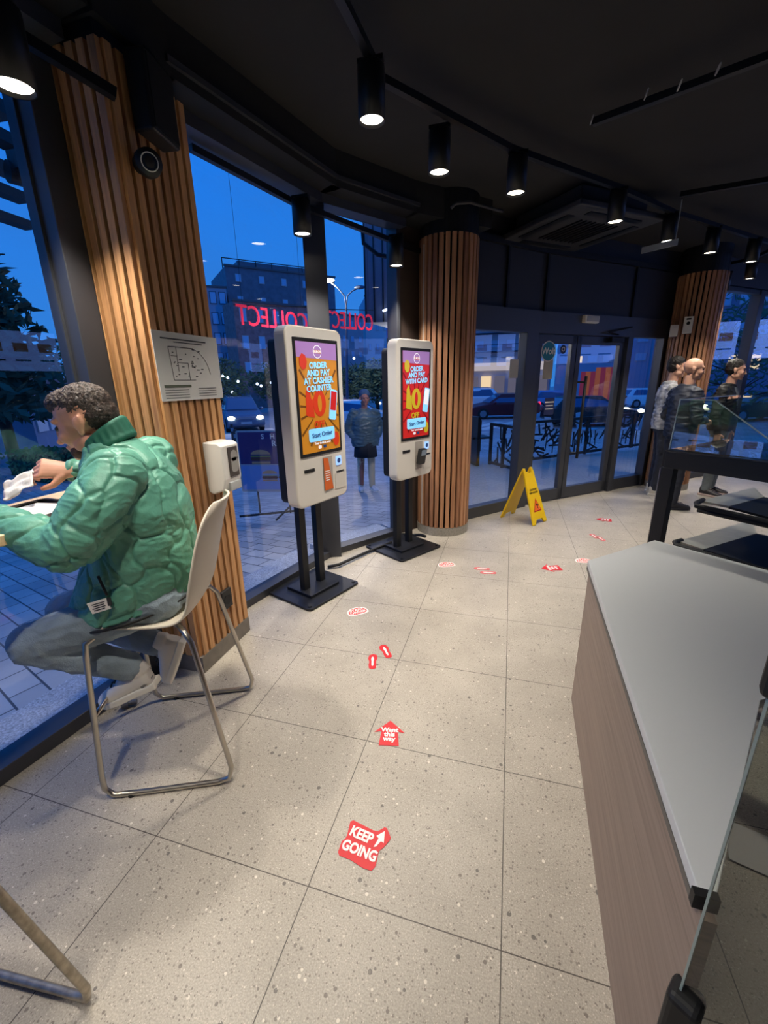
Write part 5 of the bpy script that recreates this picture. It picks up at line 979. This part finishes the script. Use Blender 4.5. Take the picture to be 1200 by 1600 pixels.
# outside: cars
def car(loc, rz, label, paint, head=False, tail=False, suv=False, L_=4.4):
    loc = Vector(loc); t = thing('car', loc, label, 'car', None, rz); H_ = 1.66 if suv else 1.46; Rm = Matrix.Rotation(rz, 3, 'Z'); wd = .9; Q = lambda x, y, z: loc + Rm @ Vector((x, y, z))
    hood = .95 if suv else .85; f = L_ / 2
    prof = [(-f, .35), (-f + .03, hood + .05), (-f + .25, hood + .1), (f - 1.25, hood + .08), (f - .35, hood - .1), (f - .05, hood - .3), (f, .35), (f - .3, .22), (-f + .3, .22)]
    b = MB(); v = [[b.bm.verts.new(Q(x, y * wd * (1 if z < .8 else .97), z)) for x, z in prof] for y in (-1, 1)]
    b.bm.faces.new(v[0]); b.bm.faces.new(v[1][::-1]); n = len(prof)
    for i in range(n): b.bm.faces.new((v[0][i], v[1][i], v[1][(i + 1) % n], v[0][(i + 1) % n]))
    body = b.build('body', paint, t, bevel=.07)
    cab = [(-f + .15, hood + .06), (-f + .65, H_ - .06), (-f + .9, H_), (f - 2.0, H_), (f - 1.2, hood + .06)]
    b = MB(); v = [[b.bm.verts.new(Q(x, y * (wd * .92 if z < hood + .1 else wd * .72), z)) for x, z in cab] for y in (-1, 1)]; n = len(cab); b.bm.faces.new(v[0]); b.bm.faces.new(v[1][::-1])
    for i in range(n): b.bm.faces.new((v[0][i], v[1][i], v[1][(i + 1) % n], v[0][(i + 1) % n]))
    b.build('cabin', paint, t, bevel=.05); cgl = M('car_glass', (60, 90, 130), .05)
    b = MB(); x0_, x1_ = f - 1.25, f - 1.93; b.quad(Q(x0_ + .02, -.74, hood + .12), Q(x0_ + .02, .74, hood + .12), Q(x1_ + .02, .60, H_ - .06), Q(x1_ + .02, -.60, H_ - .06)).build('windscreen', cgl, t)
    for y in (-1, 1): MB().quad(Q(-f + .55, y * .83, hood + .12), Q(f - 1.42, y * .83, hood + .12), Q(f - 2.05, y * .67, H_ - .1), Q(-f + .85, y * .67, H_ - .1)).build('side_window', cgl, t)
    MB().quad(Q(-f + .22, -.70, hood + .15), Q(-f + .22, .70, hood + .15), Q(-f + .60, .58, H_ - .1), Q(-f + .60, -.58, H_ - .1)).build('rear_window', cgl, t)
    for x in (-f + .85, f - .85):
        for y in (-1, 1):
            wl = MB().cyl(Q(x, y * .72, .33), Q(x, y * .93, .33), .33, n=24).build('wheel', mRub, t); MB().cyl(Q(x, y * .925, .33), Q(x, y * .94, .33), .20, n=16).build('hub', M('alloy', (140, 146, 156), .3, .8), wl)
    for y in (-1, 1):
        MB().ell(Q(f - .08, y * .68, .72), (.14, .17, .10), Rm).build('headlamp', M('headlight_on', (255, 248, 210), .4, emit=12) if head else M('headlight_off', (150, 170, 200), .1), t, smooth=True)
        MB().ell(Q(-f + .06, y * .72, .85), (.08, .15, .13), Rm).build('tail_lamp', M('tail_on', (255, 40, 60), .4, emit=2.5) if tail else M('tail_off', (110, 20, 30), .3), t, smooth=True)
        if suv: MB().tube([Q(-f + .8, y * .6, H_), Q(-f + .9, y * .6, H_ + .05), Q(f - 2.2, y * .6, H_ + .05), Q(f - 2.1, y * .6, H_ - .01)], .02, 6).build('roof_rail', mSteel, t)
        MB().ell(Q(f - 1.55, y * 1.0, hood + .12), (.07, .12, .08), Rm).build('wing_mirror', paint, t, smooth=True)
    MB().box(Q(f - .02, 0, .72), (.06, .95, .10), rz).build('grille', M('grille_chrome', (150, 160, 180), .3, .7), t); MB().box(Q(f + .02, 0, .48), (.03, .52, .11), rz).build('number_plate', M('plate_pale', (170, 176, 186), .5), t)
    return t
mCarB = M('car_dark_blue', (80, 100, 130), .25, .4); mCarW = M('car_silver', (220, 230, 240), .25, .3); mCarK = M('car_black', (26, 30, 38), .2, .3); mCarR = M('car_dark_red', (96, 30, 40), .3, .3)
p_ = G(379, 670, GZ); car((p_.x, p_.y, GZ), math.atan2(-p_.y, -p_.x) + .10, 'dark blue off-road car with both headlights on facing the cafe', mCarB, head=True, suv=True)
car(pz(556, 22), math.radians(20), 'pale car behind the walking pair between the kiosks', mCarW)
car(pz(738, 36), math.radians(190), 'silver off-road car with lit tail lamps seen left of the doors', mCarW, tail=True, suv=True)
car(pz(783, 28), math.radians(200), 'dark red car with glowing tail lamps in the left door panel', mCarR, tail=True)
car(pz(868, 35), math.radians(15), 'pale blue car passing behind the left door', M('car_pale_blue', (110, 150, 200), .25, .3), head=True)
car(pz(925, 24), math.radians(15), 'black car with lit lamps behind the door handle', mCarK, head=True)
car(pz(1180, 30), math.radians(200), 'dark car with lit lamps in the far right window', mCarK, head=True, tail=True)
car(pz(1010, 40), math.radians(20), 'distant silver car behind the side pane right of the doors', mCarW)
car(pz(38, 24), math.radians(100), 'pale van-like car far behind the hedge in the left window', mCarW, suv=True)
t = thing('hedge', pz(45, 14), 'low clipped hedge beside the road in the left window', 'hedge'); hb = MB(); rnd = random.Random(5); h0 = pz(20, 14.5); h1 = pz(75, 13.5)
MB().along(h0, h1, GZ, GZ + .7, .7).build('core', M('hedge_dark', (30, 50, 36), .9), t)
for k in range(2600):
    c_ = Vector(h0).lerp(Vector(h1), rnd.random()) + Vector((rnd.uniform(-.42, .42), rnd.uniform(-.42, .42), rnd.uniform(.05, .8))); v1 = Vector((rnd.gauss(0, 1), rnd.gauss(0, 1), rnd.gauss(0, 1))).normalized() * .06; v2 = v1.orthogonal().normalized() * .03; hb.quad(c_ - v1, c_ - v2, c_ + v1, c_ + v2)
hb.build('foliage', M('hedge_green', (70, 110, 70), .9, noise_amt=.3, nscale=3), t)
t = thing('news_kiosk', pz(8, 19), 'small street kiosk with pale panels at the left edge of the left window', 'kiosk'); kc = pz(8, 19)
MB().box(kc + UP * 1.2, (2.4, 2.4, 2.4), .5).build('cabin', M('kiosk_blue_grey', (120, 140, 170), .6), t); MB().box(kc + UP * 2.5, (3.0, 3.0, .16), .5).build('roof', M('kiosk_roof', (70, 80, 100), .6), t)
for k in range(3): MB().box(kc + Matrix.Rotation(.5, 3, 'Z') @ Vector((1.22, -.75 + .75 * k, 1.35)), (.06, .6, .8), .5).build('panel', M('kiosk_panel', (210, 214, 220), .5), t)

# outside: terrace screen, chairs, people
def screen(a, b, h_, label, seed):
    a, b = Vector(a), Vector(b); t = thing('terrace_screen', (a + b) / 2, label, 'screen', 'cut-out metal terrace screens'); d = (b - a); Ld = d.length; d.normalize(); nn_ = Vector((d.y, -d.x, 0)); rnd = random.Random(seed)
    MB().along(a, b, .02, .07, .04).along(a, b, h_ - .05, h_, .05).along(a, a + d * .04, 0, h_, .05).along(b - d * .04, b, 0, h_, .05).along(a + d * (Ld / 2 - .02), a + d * (Ld / 2 + .02), 0, h_, .05).build('frame', mBlack, t)
    b_ = MB()
    for k in range(int(Ld * 26)):
        x = rnd.uniform(0, Ld); z = rnd.uniform(.06, h_ - .06); an = rnd.uniform(0, math.pi); Lk = rnd.uniform(.15, .36); dx, dz = math.cos(an) * Lk / 2, math.sin(an) * Lk / 2
        x0_, x1_ = max(.0, min(Ld, x - dx)), max(0, min(Ld, x + dx)); z0_, z1_ = max(.05, min(h_ - .03, z - dz)), max(.05, min(h_ - .03, z + dz))
        if abs(x0_ - x1_) + abs(z0_ - z1_) > .05: p0_, p1_ = a + d * x0_ + UP * z0_, a + d * x1_ + UP * z1_; R = (p1_ - p0_).to_track_quat('X', 'Y').to_matrix(); b_.box((p0_ + p1_) / 2, ((p1_ - p0_).length, .012, .034) if True else 0, R=frame_of(p1_ - p0_, nn_.cross(p1_ - p0_)))
    b_.build('lattice', mBlack, t)
sA, sB = G(828, 722, -.01), G(985, 700, -.01); screen(sA, sB, .78, 'black cut-out metal screen on the terrace behind the double doors', 1)
screen(sB, sB + (sB - sA).normalized() * 2.2, .78, 'black cut-out metal screen farther right, behind the side pane', 3)
sC, sD = G(764, 726, -.01), G(806, 738, -.01); screen(sC, sD, .78, 'small cut-out metal screen with light spots behind the fixed pane', 2)
def tchair(loc, rz, label):
    loc = Vector(loc); t = thing('terrace_chair', loc, label, 'chair', 'pale terrace chairs behind the screen', rz); Rm = Matrix.Rotation(rz, 3, 'Z'); Q = lambda x, y, z: loc + Rm @ Vector((x, y, z)); mm = M('terrace_chair_white', (178, 186, 196), .6)
    MB().box(Q(0, 0, .45), (.44, .44, .04), rz).build('seat', mm, t, bevel=.01); MB().loft([(Q(-.21, 0, .47), Rm @ Vector((0, 1, 0)), .21, .02, UP), (Q(-.25, 0, .7), Rm @ Vector((0, 1, 0)), .23, .025, UP), (Q(-.30, 0, .9), Rm @ Vector((0, 1, 0)), .17, .02, UP)], 16).build('backrest', mm, t)
    for x in (-.19, .19):
        for y in (-.19, .19): MB().tube([Q(x, y, 0), Q(x * .9, y * .9, .44)], .014, 8).build('leg', mTrack, t)
for px, py, r_, lb in ((868, 700, .4, 'pale terrace chair seen behind the left door below the sticker'), (915, 690, -.5, 'pale terrace chair behind the door handle'), (985, 690, 2.6, 'pale terrace chair behind the side pane')):
    g = G(px, py, -.015); tchair( (g.x * 1.12, g.y * 1.12, -.3), r_, lb)
tag(MB().box((pz(746, 8.2).x, pz(746, 8.2).y, .45), (.06, .3, .9), .5).box((pz(750, 8.4).x, pz(750, 8.4).y, .5), (.4, .4, .03), .5).build('bar_stool', mTrack), 'dark wooden stool outside at the edge of the round column', 'stool')
mPuf = M('teal_puffer', (72, 92, 100), .4, noise_amt=.15, nscale=5)
pp = G(573, 766, -.37)
t, Q, jo = person((pp.x, pp.y, -.36), math.atan2(-pp.y, -pp.x) + .25, 1.76, 'person in a teal puffer jacket and beanie walking outside between the kiosks', mPuf, M('khaki_trousers', (200, 182, 150), .8), None, M('pale_trainer', (190, 196, 206), .6), mSoleW, skin=M('skin_dusk', (150, 100, 90), .6), arms='pocket', puffy=1.32, coat_len=.46, jfold=.014, vox=.012, stride=.06)
MB().ell(Q(.02, 0, 1.70), (.10, .09, .085)).build('beanie', M('beanie_blue', (56, 80, 110), .9), t, smooth=True)
MB().tube([Q(.0, 0, .62), Q(0, 0, .9)], [.215, .19], 18).build('tunic', M('black_tunic', (22, 24, 32), .8), t, smooth=True)
pw = G(542, 664, GZ); person((pw.x, pw.y, GZ), math.radians(70), 1.72, 'person in a dark red jacket and blue jeans walking away far outside', M('maroon_jacket', (110, 34, 50), .7), M('blue_jeans', (50, 70, 130), .8), mHairK, mDkShoe, arms='side', vox=.02, stride=.12)
# warm dots of light in the far trees
mb = None; k = 0
for px, py in ((348, 588), (356, 590), (362, 612), (372, 596), (402, 600), (408, 603), (424, 598), (594, 630), (600, 628), (553, 560)):
    p_ = at_dist(px, py, 33.0); g_ = tag(MB().ell(p_, (.09, .09, .09)).build('string_light', M('bokeh_white', (220, 235, 255), .4, emit=5), smooth=True), 'tiny white light bulb in the dark street trees behind the windows', 'light', 'white bulbs in the street trees')
